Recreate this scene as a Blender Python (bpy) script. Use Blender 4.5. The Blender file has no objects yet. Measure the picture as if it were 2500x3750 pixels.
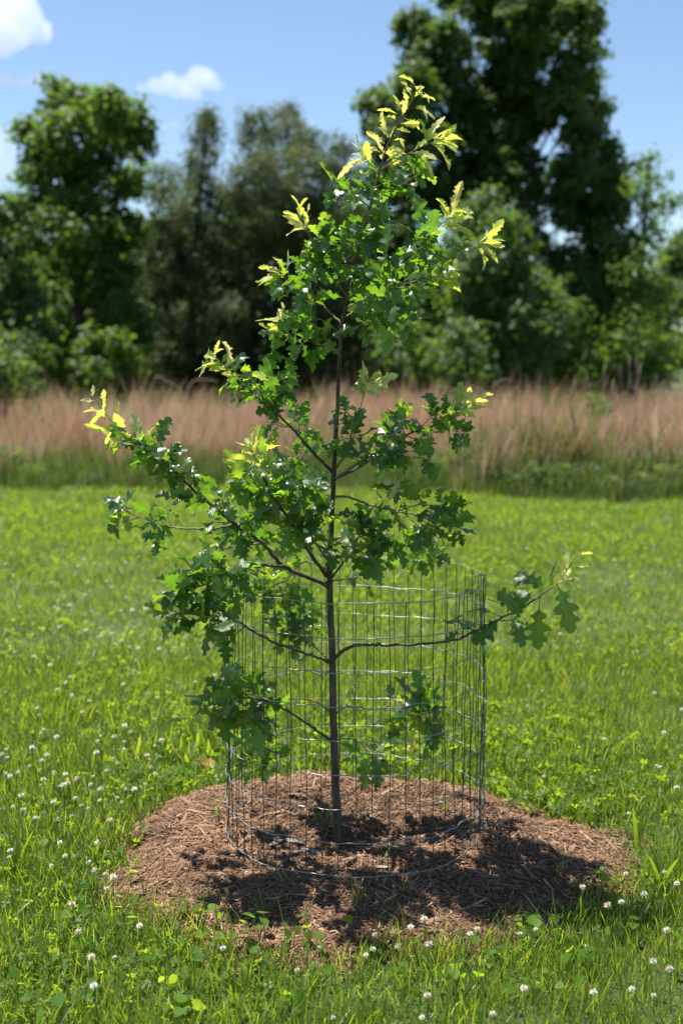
import bpy, math, random
import numpy as np
from mathutils import Vector, Matrix

random.seed(7)
rng = np.random.default_rng(7)
scene = bpy.context.scene
C = scene.collection

# ------------------------------------------------------------------ camera, sky, sun, exposure
CAM_H, TILT, FPX = 1.587, -0.1269, 4400.0        # eye height, pitch, focal length in pixels of a 2500 wide frame
cam_d = bpy.data.cameras.new('camera')
cam = bpy.data.objects.new('camera', cam_d)
C.objects.link(cam)
cam.location = (0, 0, CAM_H)
cam.rotation_euler = (math.pi / 2 + TILT, 0, 0)
cam_d.sensor_fit = 'HORIZONTAL'
cam_d.sensor_width = 24.0
cam_d.lens = FPX / 2500 * 24.0
cam_d.clip_start = 0.05
cam_d.clip_end = 6000
cam_d.dof.use_dof = True
cam_d.dof.focus_distance = 3.42
cam_d.dof.aperture_fstop = 2.3
scene.camera = cam

SUN_EL, SUN_AZ = math.radians(72), math.radians(-50)   # azimuth from +Y, negative to the -X side (behind the tree)
to_sun = Vector((math.sin(SUN_AZ) * math.cos(SUN_EL), math.cos(SUN_AZ) * math.cos(SUN_EL), math.sin(SUN_EL)))
world = bpy.data.worlds.new('World')
scene.world = world
world.use_nodes = True
wn = world.node_tree
wn.nodes.clear()
sky = wn.nodes.new('ShaderNodeTexSky')
sky.sky_type = 'NISHITA'
sky.sun_disc = False
sky.sun_elevation = SUN_EL
sky.sun_rotation = SUN_AZ
sky.altitude = 200
sky.air_density = 1.0
sky.dust_density = 0.25
sky.ozone_density = 3.0
bg = wn.nodes.new('ShaderNodeBackground')
bg.inputs['Strength'].default_value = 0.08
wo = wn.nodes.new('ShaderNodeOutputWorld')
wn.links.new(sky.outputs[0], bg.inputs[0])
wn.links.new(bg.outputs[0], wo.inputs[0])

sun_d = bpy.data.lights.new('sun', 'SUN')
sun_d.energy = 5.0
sun_d.angle = math.radians(0.53)
sun_d.color = (1.0, 0.95, 0.86)
sun = bpy.data.objects.new('sun', sun_d)
C.objects.link(sun)
sun.rotation_euler = to_sun.to_track_quat('Z', 'Y').to_euler()

vs = scene.view_settings
vs.view_transform = 'Standard'
vs.look = 'None'
vs.exposure = 1.02
vs.gamma = 1.0
vs.use_curve_mapping = False
scene.render.engine = 'CYCLES'
cy = scene.cycles
cy.use_denoising = True
cy.max_bounces = 10
cy.diffuse_bounces = 4
cy.glossy_bounces = 3
cy.transmission_bounces = 6
cy.transparent_max_bounces = 8
cy.volume_bounces = 6
cy.sample_clamp_indirect = 6.0


# ------------------------------------------------------------------ helpers
def at(px, py, Y):
    """Point seen at pixel (2500 x 3750 frame) that stands at depth Y in the place."""
    r, u = (px - 1250) / FPX, (1875 - py) / FPX
    c, s = math.cos(TILT), math.sin(TILT)
    d = Vector((r, c - s * u, s + c * u))
    return Vector((0, 0, CAM_H)) + d * (Y / d.y)


def tag(o, label=None, cat=None, group=None, kind=None):
    if label: o['label'] = label
    if cat: o['category'] = cat
    if group: o['group'] = group
    if kind: o['kind'] = kind
    return o


def mesh(name, V, F, mat=None, tint=None, smooth=False):
    """V (n,3); F a (m,k) array or list of such arrays; tint: per-vertex float."""
    V = np.asarray(V, dtype=np.float32)
    Fs = F if isinstance(F, list) else [F]
    Fs = [np.asarray(f, dtype=np.int32) for f in Fs if len(f)]
    me = bpy.data.meshes.new(name)
    me.vertices.add(len(V))
    me.vertices.foreach_set('co', V.ravel())
    loops = np.concatenate([f.ravel() for f in Fs])
    tot = np.concatenate([np.full(len(f), f.shape[1], dtype=np.int32) for f in Fs])
    me.loops.add(len(loops))
    me.loops.foreach_set('vertex_index', loops)
    me.polygons.add(len(tot))
    me.polygons.foreach_set('loop_start', np.concatenate([[0], np.cumsum(tot)[:-1]]).astype(np.int32))
    me.polygons.foreach_set('loop_total', tot)
    if smooth:
        me.polygons.foreach_set('use_smooth', np.ones(len(tot), dtype=bool))
    if tint is not None:
        a = me.attributes.new('tint', 'FLOAT', 'POINT')
        a.data.foreach_set('value', np.asarray(tint, dtype=np.float32))
    me.update(calc_edges=True)
    if mat: me.materials.append(mat)
    return me


def obj(name, me, parent=None, loc=None, link=True):
    o = bpy.data.objects.new(name, me)
    if link: C.objects.link(o)
    if parent: o.parent = parent
    if loc is not None: o.location = loc
    return o


class Acc:
    """collects pieces of geometry into one mesh"""
    def __init__(s): s.V, s.F, s.T, s.n = [], {}, [], 0
    def add(s, V, F, t=0.5):
        V = np.asarray(V, dtype=np.float32).reshape(-1, 3)
        for f in (F if isinstance(F, list) else [F]):
            f = np.asarray(f, dtype=np.int32)
            if len(f): s.F.setdefault(f.shape[1], []).append(f + s.n)
        s.V.append(V)
        s.T.append(np.broadcast_to(np.asarray(t, dtype=np.float32), (len(V),)))
        s.n += len(V)
    def build(s, name, mat=None, smooth=False):
        return mesh(name, np.concatenate(s.V), [np.concatenate(f) for f in s.F.values()], mat, np.concatenate(s.T), smooth)


def catmull(P, n):
    """n+1 points on a smooth curve through P"""
    P = np.asarray(P, dtype=float)
    Q = np.vstack([2 * P[0] - P[1], P, 2 * P[-1] - P[-2]])
    m = len(P) - 1
    out = []
    for k in range(n + 1):
        u = k / n * m
        i = min(int(u), m - 1)
        t = u - i
        a, b, c, d = Q[i], Q[i + 1], Q[i + 2], Q[i + 3]
        out.append(0.5 * ((2 * b) + (c - a) * t + (2 * a - 5 * b + 4 * c - d) * t * t + (3 * b - a - 3 * c + d) * t ** 3))
    return np.array(out)


def tube(P, R, sides=6, closed=False, cap=True):
    P = np.asarray(P, dtype=float)
    n = len(P)
    R = np.broadcast_to(np.asarray(R, dtype=float), (n,))
    if closed: T = np.roll(P, -1, 0) - np.roll(P, 1, 0)
    else: T = np.gradient(P, axis=0)
    T /= np.linalg.norm(T, axis=1, keepdims=True) + 1e-12
    ref = np.array([0, 0, 1.0]) if abs(T[0][2]) < 0.9 else np.array([1.0, 0, 0])
    N = np.cross(T[0], ref); N /= np.linalg.norm(N)
    V = np.zeros((n, sides, 3))
    a = np.arange(sides) / sides * 2 * np.pi
    for i in range(n):
        N = N - T[i] * np.dot(N, T[i]); N /= np.linalg.norm(N) + 1e-12
        B = np.cross(T[i], N)
        V[i] = P[i] + R[i] * (np.cos(a)[:, None] * N + np.sin(a)[:, None] * B)
    idx = np.arange(n * sides).reshape(n, sides)
    m = n if closed else n - 1
    i0 = np.arange(m); i1 = (i0 + 1) % n
    A = idx[i0]; Bq = idx[i1]
    F = np.stack([A, np.roll(A, -1, 1), np.roll(Bq, -1, 1), Bq], -1).reshape(-1, 4)
    Fs = [F]
    if cap and not closed:
        Fs.append(np.array([idx[0][::-1]])); Fs.append(np.array([idx[-1]]))
    return V.reshape(-1, 3), Fs


def vnoise(x, y, seed=0):
    """smooth 2-D value noise in numpy, 0..1"""
    x = np.asarray(x, dtype=float); y = np.asarray(y, dtype=float)
    xi, yi = np.floor(x).astype(np.int64), np.floor(y).astype(np.int64)
    fx, fy = x - xi, y - yi
    fx, fy = fx * fx * (3 - 2 * fx), fy * fy * (3 - 2 * fy)
    def h(i, j):
        n = (i * 374761393 + j * 668265263 + seed * 1442695041) & 0x7fffffff
        n = ((n ^ (n >> 13)) * 1274126177) & 0x7fffffff
        return ((n ^ (n >> 16)) & 0xffff) / 65535.0
    return (h(xi, yi) * (1 - fx) + h(xi + 1, yi) * fx) * (1 - fy) + (h(xi, yi + 1) * (1 - fx) + h(xi + 1, yi + 1) * fx) * fy


# ------------------------------------------------------------------ materials
def nodes_of(name):
    m = bpy.data.materials.new(name)
    m.use_nodes = True
    nt = m.node_tree
    nt.nodes.clear()
    return m, nt, nt.nodes.new, nt.links.new


def ramp(N, cols):
    r = N('ShaderNodeValToRGB')
    el = r.color_ramp.elements
    while len(el) < len(cols): el.new(0.5)
    for e, (p, c) in zip(el, cols):
        e.position = p
        e.color = (*c, 1)
    return r


def leaf_mat(name, cols, tcols, trans=0.45, rough=0.4, spec=0.5, under=None, rnd=0.35, bump=0.0, coat=0.0):
    """two-sided plant blade: reflecting face and light passing through; cols over the piece's own tint"""
    m, nt, N, L = nodes_of(name)
    at_ = N('ShaderNodeAttribute'); at_.attribute_name = 'tint'
    oi = N('ShaderNodeObjectInfo')
    mx = N('ShaderNodeMix'); mx.data_type = 'FLOAT'; mx.inputs[0].default_value = rnd
    L(at_.outputs['Fac'], mx.inputs[2]); L(oi.outputs['Random'], mx.inputs[3])
    r1, r2 = ramp(N, cols), ramp(N, tcols)
    L(mx.outputs[0], r1.inputs[0]); L(mx.outputs[0], r2.inputs[0])
    p = N('ShaderNodeBsdfPrincipled')
    p.inputs['Roughness'].default_value = rough
    p.inputs['Specular IOR Level'].default_value = spec
    col = r1.outputs[0]
    if under is not None:
        g = N('ShaderNodeNewGeometry')
        mc = N('ShaderNodeMix'); mc.data_type = 'RGBA'
        L(g.outputs['Backfacing'], mc.inputs[0]); L(col, mc.inputs[6]); mc.inputs[7].default_value = (*under, 1)
        col = mc.outputs[2]
        ro = N('ShaderNodeMapRange')
        L(g.outputs['Backfacing'], ro.inputs[0]); ro.inputs[3].default_value = rough; ro.inputs[4].default_value = 0.75
        L(ro.outputs[0], p.inputs['Roughness'])
    L(col, p.inputs['Base Color'])
    if bump:
        tc = N('ShaderNodeTexCoord'); no = N('ShaderNodeTexNoise'); no.inputs['Scale'].default_value = 60
        b = N('ShaderNodeBump'); b.inputs['Strength'].default_value = bump; b.inputs['Distance'].default_value = 0.004
        L(tc.outputs['Object'], no.inputs[0]); L(no.outputs[0], b.inputs['Height']); L(b.outputs[0], p.inputs['Normal'])
    t = N('ShaderNodeBsdfTranslucent')
    L(r2.outputs[0], t.inputs[0])
    ms = N('ShaderNodeMixShader'); ms.inputs[0].default_value = trans
    L(p.outputs[0], ms.inputs[1]); L(t.outputs[0], ms.inputs[2])
    o = N('ShaderNodeOutputMaterial')
    L(ms.outputs[0], o.inputs[0])
    return m


def plain_mat(name, cols, scale=8, rough=0.8, metallic=0.0, bump=0.2, dist=0.01, tint=False, stretch=(1, 1, 1), spec=0.4, detail=6):
    m, nt, N, L = nodes_of(name)
    tc = N('ShaderNodeTexCoord'); mp = N('ShaderNodeMapping'); mp.inputs['Scale'].default_value = stretch
    no = N('ShaderNodeTexNoise'); no.inputs['Scale'].default_value = scale; no.inputs['Detail'].default_value = detail
    L(tc.outputs['Object'], mp.inputs[0]); L(mp.outputs[0], no.inputs[0])
    r = ramp(N, cols)
    if tint:
        a = N('ShaderNodeAttribute'); a.attribute_name = 'tint'
        mx = N('ShaderNodeMix'); mx.data_type = 'FLOAT'; mx.inputs[0].default_value = 0.3
        L(a.outputs['Fac'], mx.inputs[2]); L(no.outputs[0], mx.inputs[3]); L(mx.outputs[0], r.inputs[0])
    else:
        L(no.outputs[0], r.inputs[0])
    p = N('ShaderNodeBsdfPrincipled')
    L(r.outputs[0], p.inputs['Base Color'])
    p.inputs['Roughness'].default_value = rough
    p.inputs['Metallic'].default_value = metallic
    p.inputs['Specular IOR Level'].default_value = spec
    b = N('ShaderNodeBump'); b.inputs['Strength'].default_value = bump; b.inputs['Distance'].default_value = dist
    L(no.outputs[0], b.inputs['Height']); L(b.outputs[0], p.inputs['Normal'])
    o = N('ShaderNodeOutputMaterial')
    L(p.outputs[0], o.inputs[0])
    return m


M = {}
M['ground'] = plain_mat('lawn_soil', [(0.3, (0.028, 0.040, 0.012)), (0.5, (0.05, 0.072, 0.018)), (0.72, (0.085, 0.105, 0.03))], scale=1.2, rough=0.95, bump=0.5, dist=0.03)
M['mulch_base'] = plain_mat('mulch_base', [(0.3, (0.04, 0.022, 0.012)), (0.55, (0.10, 0.055, 0.03)), (0.75, (0.18, 0.11, 0.062))], scale=30, rough=0.95, bump=0.9, dist=0.02)
M['chip'] = plain_mat('mulch_chip', [(0.0, (0.035, 0.017, 0.009)), (0.35, (0.125, 0.062, 0.031)), (0.65, (0.25, 0.14, 0.077)), (1.0, (0.45, 0.31, 0.19))], scale=70, rough=0.8, bump=0.3, dist=0.003, tint=True, stretch=(1, 1, 1))
M['pale_wood'] = plain_mat('weathered_wood', [(0.3, (0.20, 0.165, 0.13)), (0.7, (0.40, 0.35, 0.29))], scale=40, rough=0.85, bump=0.4, dist=0.004)
M['bark'] = plain_mat('sapling_bark', [(0.3, (0.045, 0.035, 0.026)), (0.5, (0.085, 0.068, 0.05)), (0.7, (0.15, 0.125, 0.095))], scale=45, rough=0.85, bump=0.5, dist=0.004, stretch=(1, 1, 0.25))
M['twig'] = plain_mat('twig_bark', [(0.3, (0.13, 0.095, 0.06)), (0.7, (0.27, 0.21, 0.14))], scale=60, rough=0.7, bump=0.3, dist=0.002)
M['green_twig'] = plain_mat('green_shoot', [(0.3, (0.17, 0.20, 0.06)), (0.7, (0.26, 0.28, 0.10))], scale=60, rough=0.6, bump=0.1, dist=0.002)
M['trunk'] = plain_mat('tree_bark', [(0.3, (0.035, 0.028, 0.022)), (0.7, (0.10, 0.085, 0.068))], scale=6, rough=0.95, bump=0.6, dist=0.04, stretch=(1, 1, 0.3))
M['wire'] = plain_mat('sunlit_galvanised_wire', [(0.35, (0.22, 0.23, 0.225)), (0.65, (0.42, 0.43, 0.43))], scale=90, rough=0.4, metallic=0.55, bump=0.15, dist=0.001)  # galvanised rings; the sunlight they catch is put into this paler colour
M['unlit_weathered_wire'] = plain_mat('unlit_weathered_wire', [(0.35, (0.045, 0.055, 0.045)), (0.65, (0.10, 0.115, 0.10))], scale=90, rough=0.55, metallic=0.35, bump=0.15, dist=0.001)  # uprights of the same mesh: weathered, and painted darker for lack of sun glint
M['oak_leaf'] = leaf_mat('oak_leaf', [(0.1, (0.022, 0.062, 0.016)), (0.5, (0.034, 0.092, 0.018)), (0.9, (0.055, 0.125, 0.02))],
                         [(0.1, (0.14, 0.32, 0.010)), (0.5, (0.25, 0.48, 0.014)), (0.9, (0.42, 0.64, 0.03))], trans=0.5, rough=0.33, spec=0.8, under=(0.15, 0.23, 0.10), rnd=0.7, bump=0.25)
M['lime_leaf'] = leaf_mat('fresh_oak_leaf', [(0.1, (0.06, 0.12, 0.02)), (0.9, (0.12, 0.19, 0.03))], [(0.1, (0.34, 0.54, 0.02)), (0.9, (0.52, 0.68, 0.04))], trans=0.5, rough=0.35, spec=0.5, under=(0.22, 0.28, 0.13), rnd=0.7, bump=0.25)
M['young_leaf'] = leaf_mat('young_oak_leaf', [(0.08, (0.50, 0.38, 0.26)), (0.22, (0.52, 0.54, 0.16)), (0.9, (0.44, 0.50, 0.11))],
                           [(0.08, (0.75, 0.60, 0.28)), (0.22, (0.85, 0.84, 0.12)), (0.9, (0.74, 0.82, 0.08))], trans=0.5, rough=0.5, spec=0.4, under=(0.56, 0.57, 0.42), rnd=0.75, bump=0.3)
M['grass'] = leaf_mat('lawn_grass', [(0.0, (0.036, 0.078, 0.012)), (0.5, (0.078, 0.135, 0.02)), (0.9, (0.15, 0.185, 0.036)), (1.0, (0.28, 0.24, 0.11))],
                      [(0.0, (0.15, 0.30, 0.012)), (0.5, (0.36, 0.50, 0.02)), (0.9, (0.58, 0.64, 0.06)), (1.0, (0.45, 0.40, 0.16))], trans=0.5, rough=0.42, rnd=0.3)
M['clover'] = leaf_mat('clover_leaf', [(0.0, (0.036, 0.088, 0.014)), (0.5, (0.075, 0.145, 0.02)), (1.0, (0.15, 0.22, 0.03))],
                       [(0.0, (0.18, 0.36, 0.014)), (0.5, (0.42, 0.57, 0.025)), (1.0, (0.66, 0.75, 0.05))], trans=0.5, rough=0.5, spec=0.3, rnd=0.3)
M['violet'] = leaf_mat('heart_leaf', [(0.0, (0.05, 0.13, 0.015)), (1.0, (0.12, 0.22, 0.025))], [(0.0, (0.30, 0.54, 0.02)), (1.0, (0.60, 0.76, 0.05))], trans=0.55, rough=0.55, spec=0.25, rnd=0.7)
M['petal'] = leaf_mat('clover_petal', [(0.0, (0.34, 0.22, 0.13)), (0.4, (0.58, 0.50, 0.38)), (0.8, (0.74, 0.71, 0.60))], [(0.0, (0.35, 0.22, 0.12)), (0.4, (0.6, 0.55, 0.42)), (1.0, (0.8, 0.8, 0.7))], trans=0.3, rough=0.6, rnd=0.35)
M['stem'] = plain_mat('flower_stem', [(0.3, (0.07, 0.14, 0.03)), (0.7, (0.12, 0.20, 0.05))], scale=40, rough=0.6, bump=0.1)
M['broom'] = leaf_mat('dry_broom_grass', [(0.0, (0.20, 0.115, 0.066)), (0.45, (0.34, 0.20, 0.12)), (0.85, (0.53, 0.385, 0.255)), (1.0, (0.16, 0.19, 0.06))],
                      [(0.0, (0.26, 0.14, 0.07)), (0.45, (0.46, 0.28, 0.16)), (0.85, (0.64, 0.47, 0.3)), (1.0, (0.3, 0.36, 0.1))], trans=0.4, rough=0.6, rnd=0.4)
M['rough_grass'] = leaf_mat('tall_green_grass', [(0.0, (0.026, 0.052, 0.014)), (0.5, (0.05, 0.088, 0.022)), (0.9, (0.11, 0.135, 0.04)), (1.0, (0.24, 0.17, 0.09))],
                            [(0.0, (0.08, 0.16, 0.018)), (0.5, (0.15, 0.25, 0.03)), (0.9, (0.30, 0.36, 0.07)), (1.0, (0.35, 0.26, 0.12))], trans=0.4, rough=0.6, spec=0.25, rnd=0.5)
M['stalk'] = plain_mat('dry_stalk', [(0.3, (0.22, 0.17, 0.12)), (0.7, (0.38, 0.31, 0.23))], scale=20, rough=0.85, bump=0.2)
M['fallen'] = leaf_mat('fallen_leaf', [(0.0, (0.40, 0.26, 0.05)), (1.0, (0.5, 0.38, 0.08))], [(0.0, (0.6, 0.4, 0.06)), (1.0, (0.75, 0.6, 0.1))], trans=0.4, rough=0.5)


def tree_leaf(name, a, b, t, trans=0.42, rough=0.55):
    return leaf_mat(name, [(0.0, a), (1.0, b)], [(0.0, tuple(x * 0.7 for x in t)), (1.0, t)], trans=trans, rough=rough, spec=0.3, rnd=0.15)


M['tl_broad'] = tree_leaf('broadleaf_foliage', (0.036, 0.078, 0.016), (0.080, 0.15, 0.028), (0.27, 0.44, 0.035))
M['tl_tall'] = tree_leaf('tall_tree_foliage', (0.030, 0.066, 0.017), (0.068, 0.125, 0.028), (0.21, 0.36, 0.035))
M['tl_olive'] = tree_leaf('grey_green_foliage', (0.05, 0.075, 0.032), (0.105, 0.135, 0.058), (0.19, 0.26, 0.06), trans=0.35, rough=0.6)
M['tl_light'] = tree_leaf('light_foliage', (0.04, 0.085, 0.022), (0.085, 0.15, 0.036), (0.22, 0.38, 0.045))
M['tl_bush'] = tree_leaf('bush_foliage', (0.05, 0.10, 0.022), (0.10, 0.17, 0.04), (0.28, 0.44, 0.06))

# ------------------------------------------------------------------ ground and the mulch mound
MCX, MCY = 0.03, 3.72


def mound_r(ang):
    """outline radius of the mulch by direction"""
    ang = np.asarray(ang, dtype=float)
    r = np.where(np.sin(ang) < 0, 0.70, 0.66) * (np.sin(ang) ** 2) + 0.80 * (np.cos(ang) ** 2)
    r = r + 0.075 * np.exp(-((ang + 0.35) / 0.45) ** 2) - 0.06 * np.exp(-((ang - 0.65) / 0.35) ** 2) - 0.03 * np.exp(-((ang - 2.6) / 0.35) ** 2)
    return r + 0.035 * np.sin(3 * ang + 1) + 0.025 * np.sin(7 * ang + 2) + 0.018 * np.sin(15 * ang) + 0.012 * np.sin(31 * ang + 1)


def mound_z(x, y):
    x = np.asarray(x, dtype=float); y = np.asarray(y, dtype=float)
    dx, dy = x - MCX, y - MCY
    q = np.hypot(dx, dy) / mound_r(np.arctan2(dy, dx))
    # dished middle, a crest under the cage, sloping edge
    prof = np.interp(q, [0, 0.15, 0.35, 0.5, 0.62, 0.75, 0.9, 1.0, 1.08], [0.022, 0.024, 0.046, 0.082, 0.088, 0.07, 0.034, 0.004, -0.03])
    side = 0.78 + 0.42 * np.clip((dy - 0.25 * dx) / 0.5, -1, 1)
    prof = np.where(prof > 0.024, 0.024 + (prof - 0.024) * side, prof)
    bump = (vnoise(x * 6, y * 6, 3) - 0.5) * 0.06 + (vnoise(x * 17, y * 17, 4) - 0.5) * 0.034
    return prof + bump * np.clip(1.25 - q, 0, 1) * (0.5 + 0.5 * np.clip(q * 2.5, 0, 1))


def in_mound(x, y, s=1.0):
    dx, dy = np.asarray(x) - MCX, np.asarray(y) - MCY
    return np.hypot(dx, dy) < s * mound_r(np.arctan2(dy, dx))


def ground_z(x, y):
    x = np.asarray(x, dtype=float); y = np.asarray(y, dtype=float)
    d = np.hypot(x, y)
    return (vnoise(x * 0.35, y * 0.35, 9) - 0.5) * 0.06 * np.clip((d - 5) / 6, 0, 1) + (vnoise(x * 0.05, y * 0.05, 11) - 0.5) * 0.5 * np.clip((d - 20) / 40, 0, 1)


def build_ground():
    g = np.unique(np.concatenate([np.linspace(-30, 30, 61), np.linspace(30, 120, 19), np.linspace(-120, -30, 19), [-3000, -1500, -700, -350, -200, 200, 350, 700, 1500, 3000]]))
    X, Y = np.meshgrid(g, g, indexing='ij')
    V = np.stack([X, Y, ground_z(X, Y)], -1).reshape(-1, 3)
    n = len(g)
    i = np.arange(n * n).reshape(n, n)
    F = np.stack([i[:-1, :-1], i[1:, :-1], i[1:, 1:], i[:-1, 1:]], -1).reshape(-1, 4)
    o = obj('ground', mesh('ground', V, F, M['ground'], smooth=True))
    tag(o, kind='structure')


build_ground()

CHIP_V = np.array([[-.5, -.5, 0], [0, -.42, .25], [.5, -.3, 0], [-.5, .4, 0], [0, .5, .25], [.5, .35, 0], [-.45, 0, .8], [0, .05, 1.15], [.46, .02, .75]])
CHIP_F = np.array([[0, 1, 7, 6], [1, 2, 8, 7], [6, 7, 4, 3], [7, 8, 5, 4]])
CHIP_T = np.array([[0, 6, 3], [2, 5, 8]])


def chip_frames(n, smax, q_lo=0.0):
    """random spots on the mound: position, along, across, up"""
    ang = rng.uniform(0, 2 * np.pi, n)
    q = np.sqrt(rng.uniform(q_lo ** 2, smax ** 2, n))
    r = q * mound_r(ang)
    x, y = MCX + r * np.cos(ang), MCY + r * np.sin(ang)
    e = 0.02
    z = mound_z(x, y)
    nx, ny = -(mound_z(x + e, y) - mound_z(x - e, y)) / (2 * e), -(mound_z(x, y + e) - mound_z(x, y - e)) / (2 * e)
    up = np.stack([nx * 0.8, ny * 0.8, np.ones(n)], -1) + rng.normal(0, 0.28, (n, 3))
    up /= np.linalg.norm(up, axis=1, keepdims=True)
    # fibres lie across each other but roughly follow local swirls
    yaw = 2 * np.pi * vnoise(x * 3.5, y * 3.5, 21) + rng.normal(0, 0.9, n)
    d = np.stack([np.cos(yaw), np.sin(yaw), np.zeros(n)], -1)
    d -= up * (d * up).sum(1, keepdims=True)
    d /= np.linalg.norm(d, axis=1, keepdims=True)
    return np.stack([x, y, z], -1), d, np.cross(up, d), up


def build_mulch():
    ang = np.linspace(0, 2 * np.pi, 145)[:-1]
    qs = np.concatenate([np.linspace(0.02, 1.0, 60), [1.06]])
    A, Q = np.meshgrid(ang, qs, indexing='ij')
    R = Q * mound_r(A)
    X, Y = MCX + R * np.cos(A), MCY + R * np.sin(A)
    Z = mound_z(X, Y)
    V = np.stack([X, Y, Z], -1).reshape(-1, 3)
    na, nq = len(ang), len(qs)
    i = np.arange(na * nq).reshape(na, nq)
    j = np.roll(i, -1, 0)
    F = np.stack([i[:, :-1], i[:, 1:], j[:, 1:], j[:, :-1]], -1).reshape(-1, 4)
    V = np.vstack([V, [[MCX, MCY, mound_z(MCX, MCY)]]])
    T = np.stack([i[:, 0], j[:, 0], np.full(na, na * nq)], -1)
    mound = tag(obj('mulch_mound', mesh('mulch_mound', V, [F, T], M['mulch_base'], smooth=True)), kind='structure')
    # the litter of shredded bark fibres
    n = 26000
    P, d, b, u = chip_frames(n, 1.13)
    q_ = np.hypot(P[:, 0] - MCX, P[:, 1] - MCY) / mound_r(np.arctan2(P[:, 1] - MCY, P[:, 0] - MCX))
    k_ = rng.random(n) < np.clip((1.15 - q_) / 0.15, 0, 1) ** 1.5
    P, d, b, u = P[k_], d[k_], b[k_], u[k_]
    P[:, 2] = np.maximum(P[:, 2], 0.006)
    n = len(P)
    ln = rng.gamma(3.2, 0.0085, n).clip(0.008, 0.075)
    wd = (rng.uniform(0.0016, 0.0042, n) * (1 + (ln < 0.02) * 0.9))
    th = rng.uniform(0.001, 0.0032, n)
    V = (P[:, None] + CHIP_V[None, :, 0, None] * d[:, None] * ln[:, None, None] + CHIP_V[None, :, 1, None] * b[:, None] * wd[:, None, None]
         + (CHIP_V[None, :, 2, None] * th[:, None, None] + rng.uniform(-0.001, 0.006, n)[:, None, None]) * u[:, None])
    bend = (CHIP_V[:, 0] ** 2)[None, :, None] * rng.normal(0, 0.18, n)[:, None, None] * ln[:, None, None]
    V = V + bend * u[:, None] * 0.7 + bend * b[:, None]
    off = (np.arange(n) * 9)[:, None, None]
    F = (CHIP_F[None] + off).reshape(-1, 4)
    T = (CHIP_T[None] + off).reshape(-1, 3)
    tint = np.clip(rng.normal(0.47, 0.27, n) + (vnoise(P[:, 0] * 5, P[:, 1] * 5, 8) - 0.5) * 0.35, 0, 1)
    tag(obj('bark_litter', mesh('bark_litter', V.reshape(-1, 3), [F, T], M['chip'], np.repeat(tint, 9)), mound), kind='stuff')
    # the coarser strips that can be picked out one by one
    kinds = []
    for k in range(6):
        Vc = CHIP_V.copy()
        Vc[:, 1] += rng.normal(0, 0.06, 9)
        Vc = Vc * np.array([1, 0.11 + 0.03 * (k % 3), 0.07])
        Vc[:, 1] += (Vc[:, 0] ** 2) * rng.normal(0, 0.4)
        Vc[:, 2] += (Vc[:, 0] ** 2) * rng.normal(0.1, 0.2)
        kinds.append(mesh('wood_chip', Vc, [CHIP_F, CHIP_T], M['chip'], np.full(9, [0.5, 0.8, 0.65, 0.95, 0.35, 0.72][k])))
    P, d, b, u = chip_frames(240, 0.97)
    for k in range(240):
        o = obj('wood_chip', kinds[k % 6], mound)
        s = random.uniform(0.035, 0.085)
        m = Matrix((tuple(d[k]), tuple(b[k]), tuple(u[k]))).transposed().to_4x4() @ Matrix.Scale(s, 4)
        m.translation = Vector(P[k]) + Vector(u[k]) * 0.004
        o.matrix_local = m
    # weathered pale pieces lying in the dish round the trunk
    for k, (px, py, s) in enumerate([(1010, 3075, .06), (1075, 3068, .075), (1120, 3090, .05), (1095, 3110, .045), (1150, 3098, .055), (1440, 3110, .085), (1420, 3145, .05),
                                     (1390, 3182, .05), (1530, 3060, .045), (1365, 3000, .04), (1610, 3040, .04), (1320, 3070, .05)]):
        Y = CAM_H / math.tan(-TILT + math.atan((py - 1875) / FPX)) - 0.1
        p = at(px, py, Y)
        z = float(mound_z(p.x, p.y))
        Vc = CHIP_V * np.array([1, 0.38, 0.1]) + rng.normal(0, 0.05, (9, 3)) * [1, 1, .5]
        o = obj('wood_chunk', mesh('wood_chunk', Vc * s, [CHIP_F, CHIP_T, np.array([[0, 3, 5, 2]])], M['pale_wood']), mound, (p.x, p.y, z + 0.004))
        o.rotation_euler = (random.uniform(-.25, .25), random.uniform(-.2, .2), random.uniform(0, 6.3))


build_mulch()


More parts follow.
